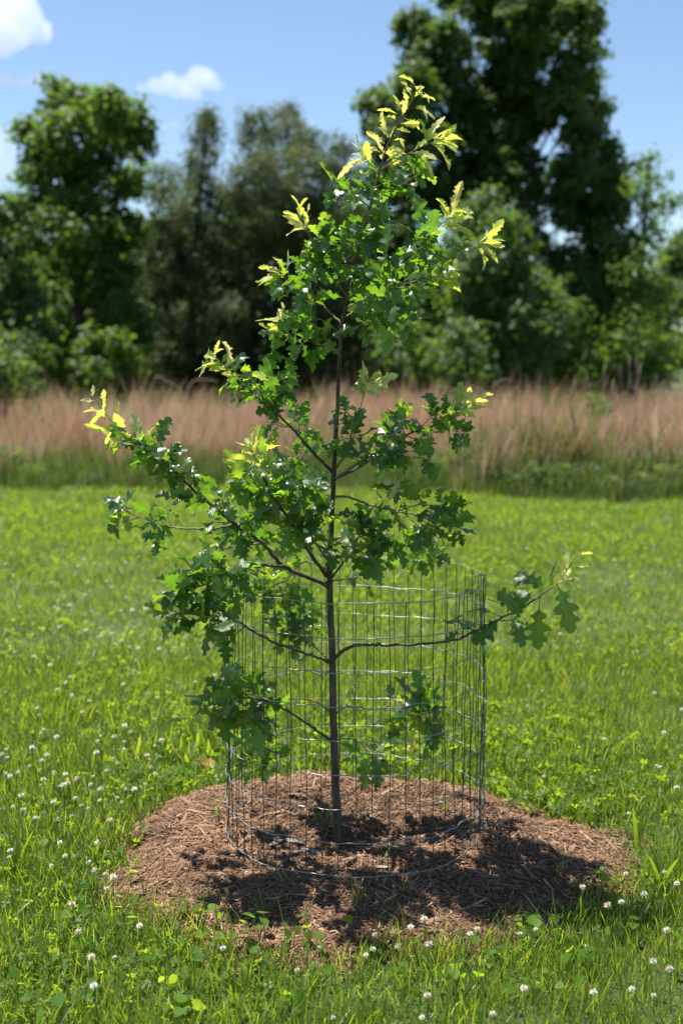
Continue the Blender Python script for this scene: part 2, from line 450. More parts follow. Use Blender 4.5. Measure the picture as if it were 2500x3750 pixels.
# ------------------------------------------------------------------ scattering of ground cover (stuff)
def scatter(name, pts, rot, scl, protos, label):
    """one stuff object; its points carry instances of the little meshes in protos"""
    coll = bpy.data.collections.new(name + '_pieces')
    for k, me in enumerate(protos):
        coll.objects.link(bpy.data.objects.new(name + '_piece', me))
    n = len(pts)
    me = bpy.data.meshes.new(name)
    me.vertices.add(n)
    me.vertices.foreach_set('co', np.asarray(pts, dtype=np.float32).ravel())
    a = me.attributes.new('rot', 'FLOAT_VECTOR', 'POINT'); a.data.foreach_set('vector', np.asarray(rot, dtype=np.float32).ravel())
    a = me.attributes.new('scl', 'FLOAT', 'POINT'); a.data.foreach_set('value', np.asarray(scl, dtype=np.float32))
    a = me.attributes.new('idx', 'INT', 'POINT'); a.data.foreach_set('value', rng.integers(0, len(protos), n).astype(np.int32))
    o = obj(name, me)
    ng = bpy.data.node_groups.new(name, 'GeometryNodeTree')
    ng.interface.new_socket('Geometry', in_out='INPUT', socket_type='NodeSocketGeometry')
    ng.interface.new_socket('Geometry', in_out='OUTPUT', socket_type='NodeSocketGeometry')
    N, L = ng.nodes.new, ng.links.new
    gi, go = N('NodeGroupInput'), N('NodeGroupOutput')
    ci = N('GeometryNodeCollectionInfo')
    ci.inputs['Collection'].default_value = coll
    ci.inputs['Separate Children'].default_value = True
    ci.inputs['Reset Children'].default_value = True
    ip = N('GeometryNodeInstanceOnPoints')
    ip.inputs['Pick Instance'].default_value = True
    def named(nm, t):
        x = N('GeometryNodeInputNamedAttribute'); x.data_type = t; x.inputs['Name'].default_value = nm
        return x.outputs['Attribute']
    L(gi.outputs[0], ip.inputs['Points']); L(ci.outputs[0], ip.inputs['Instance'])
    L(named('idx', 'INT'), ip.inputs['Instance Index'])
    L(named('rot', 'FLOAT_VECTOR'), ip.inputs['Rotation'])
    L(named('scl', 'FLOAT'), ip.inputs['Scale'])
    L(ip.outputs[0], go.inputs[0])
    md = o.modifiers.new('scatter', 'NODES'); md.node_group = ng
    tag(o, label, kind='stuff')
    return o


def blade(acc, x, y, h, w, yaw, lean, curl, t, segs=4):
    """one grass blade: tapered strip, slightly folded, arching over"""
    d = np.array([math.cos(yaw), math.sin(yaw), 0]); s = np.array([-d[1], d[0], 0])
    P, ang = np.array([x, y, -0.004]), lean
    L_, R_ = [], []
    for k in range(segs):
        ww = w * (0.75 + 0.5 * (k / segs)) * (1 - (k / segs) ** 2.5) * 0.5
        L_.append(P + s * ww); R_.append(P - s * ww)
        P = P + (np.array([0, 0, 1]) * math.cos(ang) + d * math.sin(ang)) * h / segs
        ang += curl / segs
    V = np.array(L_ + R_ + [P])
    F = [[k, segs + k, segs + k + 1, k + 1] for k in range(segs - 1)]
    acc.add(V, [np.array(F), np.array([[segs - 1, 2 * segs - 1, 2 * segs]])], t)


def grass_patch(n, rad, hmean, hsd, w, mat, brown=0.03, curl=1.0, name='grass_piece', lean=0.35, segs=4):
    a = Acc()
    for k in range(n):
        r, q = rad * math.sqrt(random.random()), random.uniform(0, 6.283)
        h = max(0.3 * hmean, random.gauss(hmean, hsd))
        t = min(0.93, max(0.0, random.gauss(0.45, 0.22)))
        if random.random() < brown: t = 1.0
        blade(a, r * math.cos(q), r * math.sin(q), h, w * random.uniform(0.6, 1.3), random.uniform(0, 6.283), abs(random.gauss(0, lean)), random.uniform(0.1, 1) * curl, t, segs)
    return a.build(name, mat)


def clover_patch(n, rad, hmean, size):
    a = Acc()
    for k in range(n):
        r, q = rad * math.sqrt(random.random()), random.uniform(0, 6.283)
        c = np.array([r * math.cos(q), r * math.sin(q), random.uniform(0.55, 1.25) * hmean])
        tl = np.array([random.gauss(0, .6), random.gauss(0.25, .6)])
        y0, s, t = random.uniform(0, 6.283), size * random.uniform(0.7, 1.25), min(1, max(0, random.gauss(0.45, 0.25)))
        for j in range(3):
            y = y0 + j * 2.094
            d, e = np.array([math.cos(y), math.sin(y)]), np.array([-math.sin(y), math.cos(y)])
            pts = [(0.05, 0, 0), (0.55, .42, .1), (0.95, .34, .06), (0.88, 0, 0.0), (0.95, -.34, .06), (0.55, -.42, .1)]
            V = []
            for f, g, up in pts:
                xy = (d * f + e * g) * s
                V.append([c[0] + xy[0], c[1] + xy[1], c[2] + up * s + np.dot(xy, tl)])
            a.add(V, np.array([[0, 1, 2, 3], [0, 3, 4, 5]]), t)
        # stalk
        a.add([[c[0] * .8, c[1] * .8, -0.004], [c[0] * .8 + .0016, c[1] * .8, -0.004], [c[0] + .0016, c[1], c[2]], [c[0], c[1], c[2]]], np.array([[0, 1, 2, 3]]), 0.3)
    return a.build('clover_piece', M['clover'])


def edge_y(x):
    """where the mown lawn ends and the rough grass starts"""
    return 13.75 - 0.17 * x + 0.8 * (vnoise(np.asarray(x) * 0.8, 0 * np.asarray(x), 31) - 0.5) + 0.35 * (vnoise(np.asarray(x) * 2.6, 0 * np.asarray(x), 33) - 0.5)


def lawn_points(y0, y1, dens, margin=1.2, slope=0.30):
    xm = slope * y1 + margin
    n = int(dens * (y1 - y0) * 2 * xm)
    x, y = rng.uniform(-xm, xm, n), rng.uniform(y0, y1, n)
    k = (np.abs(x) < slope * y + margin) & (y < edge_y(x) + 0.2)
    return x[k], y[k]


def place(x, y, z=None, tilt=0.12):
    n = len(x)
    P = np.stack([x, y, (ground_z(x, y) if z is None else z)], -1)
    R = np.stack([rng.normal(0, tilt, n), rng.normal(0, tilt, n), rng.uniform(0, 6.283, n)], -1)
    return P, R


def build_lawn():
    fine = [grass_patch(60, 0.12, 0.058, 0.022, 0.0026, M['grass']) for k in range(7)]
    mixed = [grass_patch(40, 0.12, 0.065, 0.026, 0.0034, M['grass'], brown=0.05) for k in range(5)]
    tall = [grass_patch(7, 0.05, 0.13, 0.05, 0.0042, M['grass'], curl=1.2, segs=6) for k in range(6)]
    wide = [grass_patch(75, 0.2, 0.06, 0.024, 0.0046, M['grass'], brown=0.05, lean=0.45) for k in range(6)]
    clov = [clover_patch(30, 0.11, 0.036, 0.0105) for k in range(6)]
    clovw = [clover_patch(46, 0.22, 0.045, 0.0115) for k in range(5)]
    # close turf
    x, y = lawn_points(1.7, 6.2, 240)
    k = ~in_mound(x, y, 1.02); x, y = x[k], y[k]
    P, R = place(x, y)
    scatter('grass', P, R, rng.uniform(0.7, 1.25, len(x)) * (0.88 + 0.42 * vnoise(x * 1.3, y * 1.3, 41)), fine + mixed, 'short fine green lawn grass round the mulch')
    # tall loose tufts, thicker in drifts and round the mulch
    x, y = lawn_points(1.7, 6.2, 26)
    dx, dy = x - MCX, y - MCY
    q = np.hypot(dx, dy) / mound_r(np.arctan2(dy, dx))
    keep = (q > 1.0) & (rng.random(len(x)) < np.clip(vnoise(x * 1.6, y * 1.6, 51) * 1.5 - 0.45, 0.05, 1) * np.clip(1.6 - y / 6, 0.3, 1) + 0.3 * (q < 1.2))
    x, y = x[keep], y[keep]
    P, R = place(x, y)
    scatter('tall_grass', P, R, rng.uniform(0.6, 1.25, len(x)), tall, 'long loose grass blades standing above the lawn')
    # clover and other low broad leaves
    x, y = lawn_points(1.7, 6.2, 75)
    band = (y > 4.0) & (y < 5.3) & (np.abs(x - 0.1) < 1.0)
    keep = ~in_mound(x, y, 1.0) & ((rng.random(len(x)) < np.clip(vnoise(x * 0.9 + 5, y * 0.9, 61) * 1.6 - 0.15, 0.15, 1)) | band)
    band = band[keep]
    x, y = x[keep], y[keep]
    P, R = place(x, y)
    scatter('clover_leaves', P, R, rng.uniform(0.75, 1.3, len(x)) * (1 + 0.35 * band), clov, 'low clover leaves growing through the lawn')
    # lawn further off
    x, y = lawn_points(6.0, 15.5, 48, 2.5)
    P, R = place(x, y)
    s = rng.uniform(0.75, 1.3, len(x)) * (0.7 + 0.6 * vnoise(x * 0.7, y * 0.7, 71))
    scatter('far_grass', P, R, s, wide, 'bright mown lawn stretching to the rough meadow')
    x, y = lawn_points(6.0, 15.5, 22, 2.5)
    keep = rng.random(len(x)) < np.clip(vnoise(x * 0.5 + 5, y * 0.5, 81) * 1.8 - 0.3, 0.1, 1)
    x, y = x[keep], y[keep]
    P, R = place(x, y)
    scatter('far_clover_leaves', P, R, rng.uniform(0.8, 1.4, len(x)), clovw, 'patches of clover leaves in the farther lawn')


build_lawn()


def build_meadow():
    rough = [grass_patch(46, 0.22, 0.29, 0.12, 0.009, M['rough_grass'], brown=0.2, curl=1.0, lean=0.22, segs=5) for k in range(6)]
    broom = [grass_patch(50, 0.28, 0.55, 0.19, 0.008, M['broom'], brown=0.07, curl=0.9, lean=0.28, segs=5) for k in range(6)]
    weed = [clover_patch(60, 0.3, 0.33, 0.045) for k in range(3)]
    for m in weed:
        m.materials.clear(); m.materials.append(M['rough_grass'])
    def strip(d0, d1, dens, xm=9):
        n = int(dens * (d1 - d0) * 2 * xm)
        x = rng.uniform(-xm, xm, n); y = edge_y(x) + rng.uniform(d0, d1, n)
        k = np.abs(x) < 0.3 * y + 3
        return x[k], y[k]
    x, y = strip(0, 2.6, 26, 8)
    P, R = place(x, y, tilt=0.06)
    s = rng.uniform(0.65, 1.2, len(x)) * (0.6 + 0.45 * np.clip(y - edge_y(x), 0, 1)) * (0.8 + 0.5 * vnoise(x * 0.9, y * 0.4, 91))
    scatter('rough_grass', P, R, s, rough, 'band of long green grass along the lawn edge')
    x, y = strip(0.2, 2.4, 7, 8)
    k = rng.random(len(x)) < np.clip((x - 0.5) / 2.5, 0.12, 1); x, y = x[k], y[k]
    P, R = place(x, y, tilt=0.06)
    scatter('edge_weeds', P, R, rng.uniform(0.5, 1.25, len(x)), weed, 'leafy green weeds among the long grass')
    x, y = strip(0.8, 12.0, 30, 12)
    k = rng.random(len(x)) < np.clip((y - edge_y(x) - 0.7 - 1.5 * vnoise(x * 0.7, 0 * x, 99)) * 1.5, 0.08, 1) * np.clip(vnoise(x * 1.3, y * 1.1, 103) * 2.2 - 0.2, 0.25, 1); x, y = x[k], y[k]
    gap = vnoise(x * 0.5, y * 0.5, 97)
    P, R = place(x, y, tilt=0.06)
    s = rng.uniform(0.5, 1.3, len(x)) * (0.5 + 0.95 * vnoise(x * 0.9, y * 0.8, 95))
    scatter('broom_grass', P[gap < 0.75], R[gap < 0.75], s[gap < 0.75], broom, 'tall dry reddish brown meadow grass')
    k = gap >= 0.6
    scatter('meadow_green', P[k], R[k], s[k] * 1.5, rough, 'green grass clumps within the brown meadow')
    x, y = strip(12, 26, 5, 15)
    P, R = place(x, y, tilt=0.06)
    scatter('meadow_margin', P, R, rng.uniform(1.0, 1.7, len(x)), rough, 'rough green growth under the trees')


build_meadow()


# ------------------------------------------------------------------ trees behind the meadow
def crown_mesh(lobes, D, leaf, dens, mat, clump=0.33, drop=0.0, jit=1.2, flat=0.0):
    """foliage: leaf-sized faces gathered in clumps through the volume of the lobes"""
    Ps, Ns, Ts = [], [], []
    for (px, py, r) in lobes:
        Y = D + rng.normal(0, jit)
        c = np.array(at(px, py, Y))
        R = r * D / FPX
        if c[2] < 0.1 * R: c[2] = 0.1 * R
        nc = max(5, int(9.0 * (R / clump) ** 2))
        u = rng.normal(size=(nc, 3)); u /= np.linalg.norm(u, axis=1, keepdims=True)
        rr = R * rng.uniform(0.25, 1.0, nc) ** 0.55
        cc = c + u * rr[:, None] * np.array([1, 1.15, 1])
        cr = clump * rng.uniform(0.55, 1.35, nc)
        nl = np.maximum(6, (0.8 * dens * cr ** 2).astype(int))
        idx = np.repeat(np.arange(nc), nl)
        v = rng.normal(size=(len(idx), 3)); v /= np.linalg.norm(v, axis=1, keepdims=True)
        P = cc[idx] + v * (cr[idx] * rng.uniform(0.2, 1.1, len(idx)))[:, None] * np.array([1, 1, 0.8])
        nrm = v * 0.5 + u[idx] * 0.4 + np.array([0, 0, 0.55]) + rng.normal(0, 0.45, (len(idx), 3))
        Ps.append(P); Ns.append(nrm); Ts.append(np.clip(rng.normal(0.5, 0.2, nc)[idx] + rng.normal(0, 0.18, len(idx)), 0, 1))
    P, Nn, T = np.concatenate(Ps), np.concatenate(Ns), np.concatenate(Ts)
    k = P[:, 2] > 0.02
    P, Nn, T = P[k], Nn[k], T[k]
    n = len(P)
    Nn /= np.linalg.norm(Nn, axis=1, keepdims=True)
    d = rng.normal(size=(n, 3)); d[:, 2] -= drop
    d -= Nn * (d * Nn).sum(1, keepdims=True); d /= np.linalg.norm(d, axis=1, keepdims=True)
    b = np.cross(Nn, d)
    s = leaf * rng.uniform(0.65, 1.35, n)[:, None]
    w = s * (0.36 if not flat else flat)
    V = np.stack([P - d * s * .5, P + b * w + d * s * .05 + Nn * s * .08, P + d * s * .55, P - b * w + d * s * .05 + Nn * s * .08], 1).reshape(-1, 3)
    F = np.arange(n * 4).reshape(n, 4)
    return mesh('crown', V, F, mat, np.repeat(T, 4)), n


N_LEAF = 0


def tree(name, label, lobes, D, leaf, dens, mat, group=None, trunks=((None, 0.16),), clump=0.33, flat=0.0, jit=1.2, cat='tree'):
    global N_LEAF
    cx = np.mean([l[0] for l in lobes])
    base = at(cx, 1400, D); base.z = float(ground_z(base.x, base.y)) - 0.05
    root = obj(name, None, loc=base)
    root.empty_display_size = 0.3
    tag(root, label, cat, group)
    me, n = crown_mesh(lobes, D, leaf, dens, mat, clump, flat=flat, jit=jit)
    N_LEAF += n
    co = np.zeros(len(me.vertices) * 3, dtype=np.float32); me.vertices.foreach_get('co', co)
    co = co.reshape(-1, 3) - np.array(base, dtype=np.float32)
    me.vertices.foreach_set('co', co.ravel())
    tag(obj('crown', me, root), kind='stuff')
    C_ = [np.array(at(px, py, D)) - np.array(base) for (px, py, r) in lobes]
    top = max(C_, key=lambda c: c[2])
    tk = Acc()
    tp = catmull([[0, 0, -0.1], [top[0] * 0.15, 0, top[2] * 0.3], [top[0] * 0.5, 0.1, top[2] * 0.65], [top[0], 0, top[2]]], 14)
    tr = trunks[0][1]
    V, F = tube(tp, np.linspace(tr, 0.03, 15) * (1 + 0.4 * np.exp(-np.arange(15))), 9)
    obj('trunk', mesh('trunk', V, F, M['trunk'], smooth=True), root)
    for i, c in enumerate(C_):
        if c[2] < 0.9: continue
        hz = min(top[2] * 0.9, max(0.3, c[2] * random.uniform(0.5, 0.75)))
        k = np.argmin(np.abs(tp[:, 2] - hz))
        a = tp[k]
        mid = (a + c) / 2 + np.array([random.gauss(0, .15), random.gauss(0, .3), -0.12])
        V, F = tube(catmull([a, mid, c], 6), np.linspace(tr * 0.26, 0.012, 7), 5)
        obj('branch', mesh('branch', V, F, M['trunk'], smooth=True), root)
    return root


tree('broadleaf_tree', 'tall rounded green tree with several pointed tops beside the grey-green trees',
     [(207, 360, 80), (311, 385, 68), (395, 390, 68), (470, 445, 80), (150, 500, 85), (250, 500, 100), (380, 530, 95), (495, 530, 62), (115, 620, 65), (215, 650, 125), (360, 680, 125), (480, 660, 70),
      (140, 780, 95), (290, 840, 130), (440, 850, 100), (220, 1000, 140), (400, 1010, 120), (120, 950, 100), (300, 1180, 160), (450, 1190, 120), (220, 1330, 130), (380, 1340, 120)],
     32, 0.17, 330, M['tl_broad'], trunks=((None, 0.2),))
tree('broadleaf_tree', 'low spreading green tree next to the tall rounded one',
     [(10, 750, 65), (60, 850, 85), (-20, 940, 110), (100, 1040, 100), (20, 1130, 120), (120, 1230, 110), (-120, 830, 130), (-150, 1020, 150), (-80, 1240, 150), (60, 1330, 110), (-260, 900, 150), (-300, 1150, 190)],
     29, 0.16, 330, M['tl_light'], trunks=((None, 0.15),))
tree('olive_tree', 'grey-green fine-leaved tree with one narrow spire',
     [(757, 425, 42), (752, 490, 55), (745, 570, 62), (720, 650, 75), (620, 665, 65), (640, 760, 95), (760, 760, 105), (560, 860, 85), (690, 890, 120), (820, 880, 100), (600, 1010, 115), (740, 1040, 130), (540, 1160, 90),
      (660, 1180, 120), (800, 1190, 120), (570, 1310, 100), (700, 1330, 110), (830, 1330, 110)],
     35, 0.13, 520, M['tl_olive'], clump=0.36, flat=0.2)
tree('olive_tree', 'broad grey-green fine-leaved tree with ragged double top',
     [(935, 440, 58), (1045, 425, 52), (1070, 500, 82), (940, 550, 88), (1150, 530, 62), (1235, 530, 50), (1250, 640, 72), (1010, 640, 110), (1140, 670, 105), (900, 690, 90), (960, 790, 120), (1100, 800, 120), (1230, 790, 95),
      (900, 930, 120), (1030, 960, 130), (1170, 950, 120), (1290, 930, 90), (940, 1120, 140), (1100, 1130, 140), (1250, 1110, 110), (980, 1300, 130), (1150, 1300, 130), (1300, 1290, 110)],
     36, 0.13, 520, M['tl_olive'], clump=0.36, flat=0.2)
tree('poplar_tree', 'towering dark green tree with sky showing through its crown',
     [(1850, -130, 140), (1700, -50, 100), (2010, -80, 115), (1520, 115, 78), (1560, 210, 85), (1640, 130, 72), (1670, 260, 95), (1800, 30, 120), (1940, 20, 100), (1850, 190, 90), (1960, 150, 95), (2120, 60, 78), (2140, 170, 66),
      (2090, 260, 85), (1375, 370, 58), (1450, 430, 88), (1580, 390, 110), (1760, 370, 110), (1910, 340, 100), (2050, 390, 95), (2165, 420, 75), (1420, 530, 75), (1550, 560, 115), (1720, 540, 115), (1880, 480, 85), (2110, 520, 80),
      (2195, 560, 70), (2225, 690, 72), (2120, 650, 70), (1640, 690, 100), (1840, 640, 85), (1500, 690, 85), (1930, 740, 60), (2075, 770, 85), (2190, 820, 80), (1440, 830, 85), (2285, 890, 60), (2230, 960, 85),
      (2070, 960, 60), (1400, 960, 80), (1960, 900, 50), (2180, 1080, 100), (2060, 1100, 80), (1420, 1100, 90), (1480, 960, 80), (1930, 600, 55), (2040, 625, 48), (1960, 690, 45), (1400, 640, 70), (1390, 450, 55), (2160, 300, 60), (2230, 620, 60), (1880, 300, 80), (1500, 300, 70), (2240, 760, 70)],
     34, 0.18, 430, M['tl_tall'], trunks=((None, 0.24),))
tree('rounded_tree', 'rounded lighter green small tree growing before the towering one',
     [(1790, 765, 72), (1715, 800, 70), (1850, 810, 62), (1690, 900, 95), (1830, 900, 105), (1770, 1000, 130), (1910, 970, 70), (1650, 1040, 115), (1900, 1080, 115), (1990, 1060, 62), (1560, 1150, 105), (1750, 1180, 145),
      (1950, 1180, 125), (2080, 1170, 75), (1500, 1290, 105), (1680, 1310, 125), (1880, 1320, 125), (2050, 1310, 95)],
     28.5, 0.15, 330, M['tl_light'], trunks=((None, 0.12),))
tree('airy_tree', 'sparse feathery green tree at the end of the tree line',
     [(2330, 600, 34), (2380, 590, 38), (2362, 670, 58), (2435, 745, 42), (2350, 770, 55), (2380, 860, 62), (2320, 960, 80), (2260, 1110, 110), (2370, 1080, 80), (2190, 1250, 115), (2320, 1230, 100), (2250, 1340, 110), (2130, 1350, 100), (2370, 1320, 70)],
     31, 0.13, 230, M['tl_broad'], trunks=((None, 0.1),))
tree('distant_tree', 'hazy green tree standing far behind the meadow end',
     [(2500, 880, 52), (2455, 935, 52), (2520, 980, 80), (2430, 1050, 75), (2530, 1100, 90), (2600, 950, 100), (2640, 1120, 120), (2450, 1150, 70), (2720, 1020, 130)],
     60, 0.24, 170, M['tl_light'], clump=0.55, trunks=((None, 0.2),))
tree('small_bush', 'small bright green bush at the meadow edge',
     [(20, 1350, 55), (85, 1365, 45), (-50, 1350, 65), (50, 1410, 60), (-20, 1420, 60), (115, 1410, 40), (-130, 1400, 80)],
     22, 0.11, 330, M['tl_bush'], trunks=((None, 0.04),), clump=0.2, jit=0.4, cat='bush')
tree('small_bush', 'low yellow-green bush between the dry stalks',
     [(2170, 1475, 34), (2215, 1485, 30), (2190, 1510, 34)], 19.5, 0.09, 330, M['tl_bush'], trunks=((None, 0.03),), clump=0.16, jit=0.2, cat='bush')


def build_wood():
    lobes = [(px, py + random.uniform(-50, 50), random.uniform(90, 150)) for px in range(-700, 2400, 95) for py in (1080, 1240, 1350)] + [(px, random.uniform(800, 980), random.uniform(80, 130)) for px in range(420, 1500, 75)]
    me, n = crown_mesh(lobes, 46, 0.26, 90, M['tl_broad'], 0.7, jit=2.5)
    tag(obj('woodland', me), 'dense dark woodland behind the tree line', kind='stuff')
    lobes = [(px, 1262 + random.uniform(-25, 25), random.uniform(38, 60)) for px in range(2150, 3100, 40)] + [(px, 1310, 30) for px in range(2150, 3100, 30)]
    me, n = crown_mesh(lobes, 190, 0.9, 9, M['tl_broad'], 2.2, jit=5)
    tag(obj('far_woods', me), 'far dark tree line beyond the open field', kind='stuff')


build_wood()


# ------------------------------------------------------------------ dry stalks and canes standing out of the meadow
def build_stalks():
    for k, (px, top, base, Y) in enumerate([(2305, 1300, 1560, 16.5), (2330, 1310, 1570, 16.6), (2270, 1335, 1560, 16.8), (2215, 1330, 1540, 16.4), (2345, 1330, 1575, 16.3), (2400, 1370, 1560, 16.6),
                                            (2440, 1420, 1570, 16.2), (2150, 1370, 1530, 16.9), (2105, 1380, 1520, 16.7), (2385, 1400, 1560, 16.9), (2470, 1400, 1560, 16.5), (2245, 1390, 1550, 16.1)]):
        p = at(px - random.uniform(10, 40) * (1 if px < 2350 else -0.6), base, Y)
        q = at(px, top, Y)
        p.z = 0.0
        lean = random.gauss(0, 0.05)
        root = obj('dry_stalk', None, loc=p)
        tag(root, 'tall bare pale dry weed stalk rising from the brown meadow', 'stalk', 'dry weed stalks in the meadow')
        d = np.array(q - p)
        cv = catmull([[0, 0, -0.05], d * 0.5 + [lean, lean, 0], d], 8)
        V, F = tube(cv, np.linspace(0.011, 0.004, 9), 5)
        obj('stem', mesh('stem', V, F, M['stalk'], smooth=True), root)
        for j in range(random.randint(3, 5)):
            t = random.randint(4, 7)
            e = cv[t] + np.array([random.gauss(0, .09), random.gauss(0, .09), random.uniform(.08, .2)])
            V, F = tube(catmull([cv[t], (cv[t] + e) / 2 + [0, 0, -0.015], e], 4), np.linspace(0.005, 0.002, 5), 4)
            obj('side_twig', mesh('side_twig', V, F, M['stalk'], smooth=True), root)
    for k, pts in enumerate([[(1640, 1520), (1680, 1440), (1760, 1425), (1840, 1470)], [(1790, 1510), (1800, 1440), (1830, 1395), (1880, 1390)], [(1560, 1500), (1590, 1440), (1640, 1420), (1700, 1450)],
                             [(1180, 1500), (1210, 1430), (1270, 1420), (1330, 1450)], [(520, 1500), (560, 1400), (610, 1395), (680, 1440)], [(640, 1490), (690, 1420), (760, 1390), (800, 1400)], [(1690, 1500), (1710, 1400), (1700, 1370)]]):
        P = [at(x, y, 19 + 0.4 * (k % 3)) for x, y in pts]
        P[0].z = 0.0
        base = P[0].copy()
        V, F = tube(catmull([np.array(p - base) for p in P], 14), np.linspace(0.012, 0.005, 15), 5)
        o = obj('bramble_cane', mesh('bramble_cane', V, F, M['stalk'], smooth=True), loc=base)
        tag(o, 'thin bare cane arching out of the dry meadow grass', 'cane', 'arching canes in the meadow')


build_stalks()

# ------------------------------------------------------------------ wire cage round the sapling
CGX, CGY, CGR, CGZ, STEP = 0.041, 3.752, 0.4115, 0.085, 0.1016


def cage_r(a):
    return CGR * (1 + 0.012 * np.sin(2 * a + 0.7) + 0.008 * np.sin(3 * a))


def build_cage():
    root = obj('wire_cage', None, loc=(CGX, CGY, CGZ - 0.03))
    tag(root, 'round welded wire mesh cage standing in the mulch round the sapling', 'wire cage')
    nv = 52
    def pt(a, k, dr=0.0):
        h = k * STEP
        wob = 0.0025 * math.sin(a * nv * 0.5 + k * 1.7) + 0.004 * math.sin(a * 5 + k * 0.6)
        return np.array([(cage_r(a) + wob + dr) * math.cos(a), (cage_r(a) + wob + dr) * math.sin(a), 0.03 + h + 0.0035 * math.sin(a * 3 + 1) + 0.0022 * math.sin(a * 9 + k)])
    for k in range(9):
        n = nv * 4
        P = []
        a0 = -0.12
        for j in range(n + 7):
            a = a0 + j / n * 2 * math.pi
            p = pt(a, k, 0.0028 * (j / n))
            crimp = 0.0016 * math.cos(a * nv)
            P.append(p + np.array([crimp * math.cos(a), crimp * math.sin(a), 0.0012 * math.sin(a * nv * 0.5)]))
        # loose end of the wire sticking out where the mesh overlaps
        tail = P[-1] + np.array([random.uniform(-.035, -.015), random.uniform(0.0, .03), random.uniform(-.02, .03)])
        P.append(tail)
        V, F = tube(P, 0.0015, 6)
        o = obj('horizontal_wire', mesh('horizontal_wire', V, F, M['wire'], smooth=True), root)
    for j in range(nv + 1):
        a = j / nv * 2 * math.pi + (0.012 if j == nv else 0)
        ks = np.linspace(-1.05, 8.03, 37)
        P = []
        for i, k in enumerate(ks):
            p = pt(a, k, -0.0022 + (0.006 if j == nv else 0))
            w = 0.0007 * math.sin(i * 1.9 + j) + 0.0018 * math.sin(k * 0.8 + j * 2.1)
            P.append(p + np.array([-math.sin(a) * w, math.cos(a) * w, 0]))
        V, F = tube(P, 0.0014, 5)
        obj('vertical_wire', mesh('vertical_wire', V, F, M['unlit_weathered_wire'], smooth=True), root)


build_cage()

# ------------------------------------------------------------------ the oak sapling
SC = 2500 / 1568
TY = 3.75


def D3(p, base):
    dz = p[2] if len(p) > 2 else 0.0
    return np.array(at(p[0] * SC, p[1] * SC, TY + dz) - base)


LEAF_EDGE = [(0.0, .012), (.10, .02), (.17, .09), (.22, .20), (.28, .235), (.315, .20), (.325, .12), (.385, .13), (.44, .27), (.50, .35), (.555, .365), (.59, .32), (.60, .22), (.62, .16), (.68, .20), (.74, .29), (.80, .32), (.845, .28), (.84, .18), (.86, .13),
             (.91, .17), (.96, .14), (1.0, .05), (1.01, 0.0)]
YOUNG_EDGE = [(0.0, .01), (.14, .02), (.22, .09), (.30, .15), (.34, .13), (.37, .09), (.43, .17), (.50, .24), (.54, .20), (.55, .13), (.61, .19), (.68, .25), (.71, .2), (.72, .13), (.78, .17), (.84, .2), (.86, .13), (.91, .12), (.96, .09), (1.0, .04), (1.02, 0.0)]


def oak_leaf(edge, seed, mat, fold, curl, wave, name='leaf', wid=1.0):
    r = np.random.default_rng(seed)
    E = np.array(edge)
    n = len(E)
    tm = np.maximum.accumulate(E[:, 0] * 0.97 - 0.02)
    tm = np.clip(tm + np.linspace(0, 0.015, n), 0, 1.0)
    V, T = [], []
    ph = r.uniform(0, 6.28, 4)
    for side in (1, -1):
        j = 1 + r.normal(0, 0.10, n)
        sh = r.normal(0, 0.012, n)
        for f in (0.0, 0.5, 1.0):
            for i in range(n):
                t = tm[i] * (1 - f) + (E[i, 0] + sh[i]) * f
                x = side * E[i, 1] * f * j[i] * wid
                z = fold * abs(x) - curl * t * t + wave * abs(x) * math.sin(9 * t + ph[0] + side * ph[1]) + 0.02 * math.sin(5 * t + ph[2])
                z -= 0.35 * x * x * (1 + math.sin(ph[3]))
                V.append((x, t, z)); T.append(r.normal(0, 0.02) + 0.5 + (0.28 if f == 0 else 0) - 0.1 * f)
    F = []
    for s_ in range(2):
        o = s_ * 3 * n
        for c in range(2):
            for i in range(n - 1):
                q = [o + c * n + i, o + (c + 1) * n + i, o + (c + 1) * n + i + 1, o + c * n + i + 1]
                F.append(q if s_ == 0 else q[::-1])
    V = np.array(V)
    return mesh(name, V, np.array(F), mat, np.array(T), smooth=True)


MATURE = [oak_leaf(LEAF_EDGE, 100 + k, M['oak_leaf'], [0.25, -0.1, 0.4, 0.1, -0.2, 0.3, 0.5, 0.0][k], [0.1, 0.25, 0.05, 0.35, 0.15, 0.2, 0.3, -0.1][k], [0.3, 0.2, 0.35, 0.15, 0.4, 0.25, 0.3, 0.2][k], wid=[.9, .8, 1.0, .75, .95, .85, .8, 1.0][k]) for k in range(8)]
YOUNG = [oak_leaf(YOUNG_EDGE, 200 + k, M['young_leaf'], [0.5, 0.3, 0.9, 0.2, 0.6][k], [0.1, 0.45, 0.25, -0.15, 0.6][k], [0.45, 0.3, 0.5, 0.35, 0.6][k], wid=[.75, .55, .85, .7, .7][k]) for k in range(5)]

LIME = [oak_leaf(LEAF_EDGE, 150 + k, M['lime_leaf'], [0.3, 0.1, 0.5][k], [0.2, 0.35, 0.1][k], [0.35, 0.3, 0.4][k], wid=[.85, .7, .8][k]) for k in range(3)]

TRUNK = [(775, 1932), (768, 1750), (763, 1520), (757, 1345), (761, 1200), (768, 1050), (777, 880), (783, 765), (797, 670), (822, 570), (850, 470), (872, 390), (895, 320), (938, 242), (968, 192)]
TRUNK_R = [.0175, .0150, .0135, .0122, .0105, .0088, .0072, .0064, .0056, .0048, .0042, .0036, .0030, .0022, .0014]

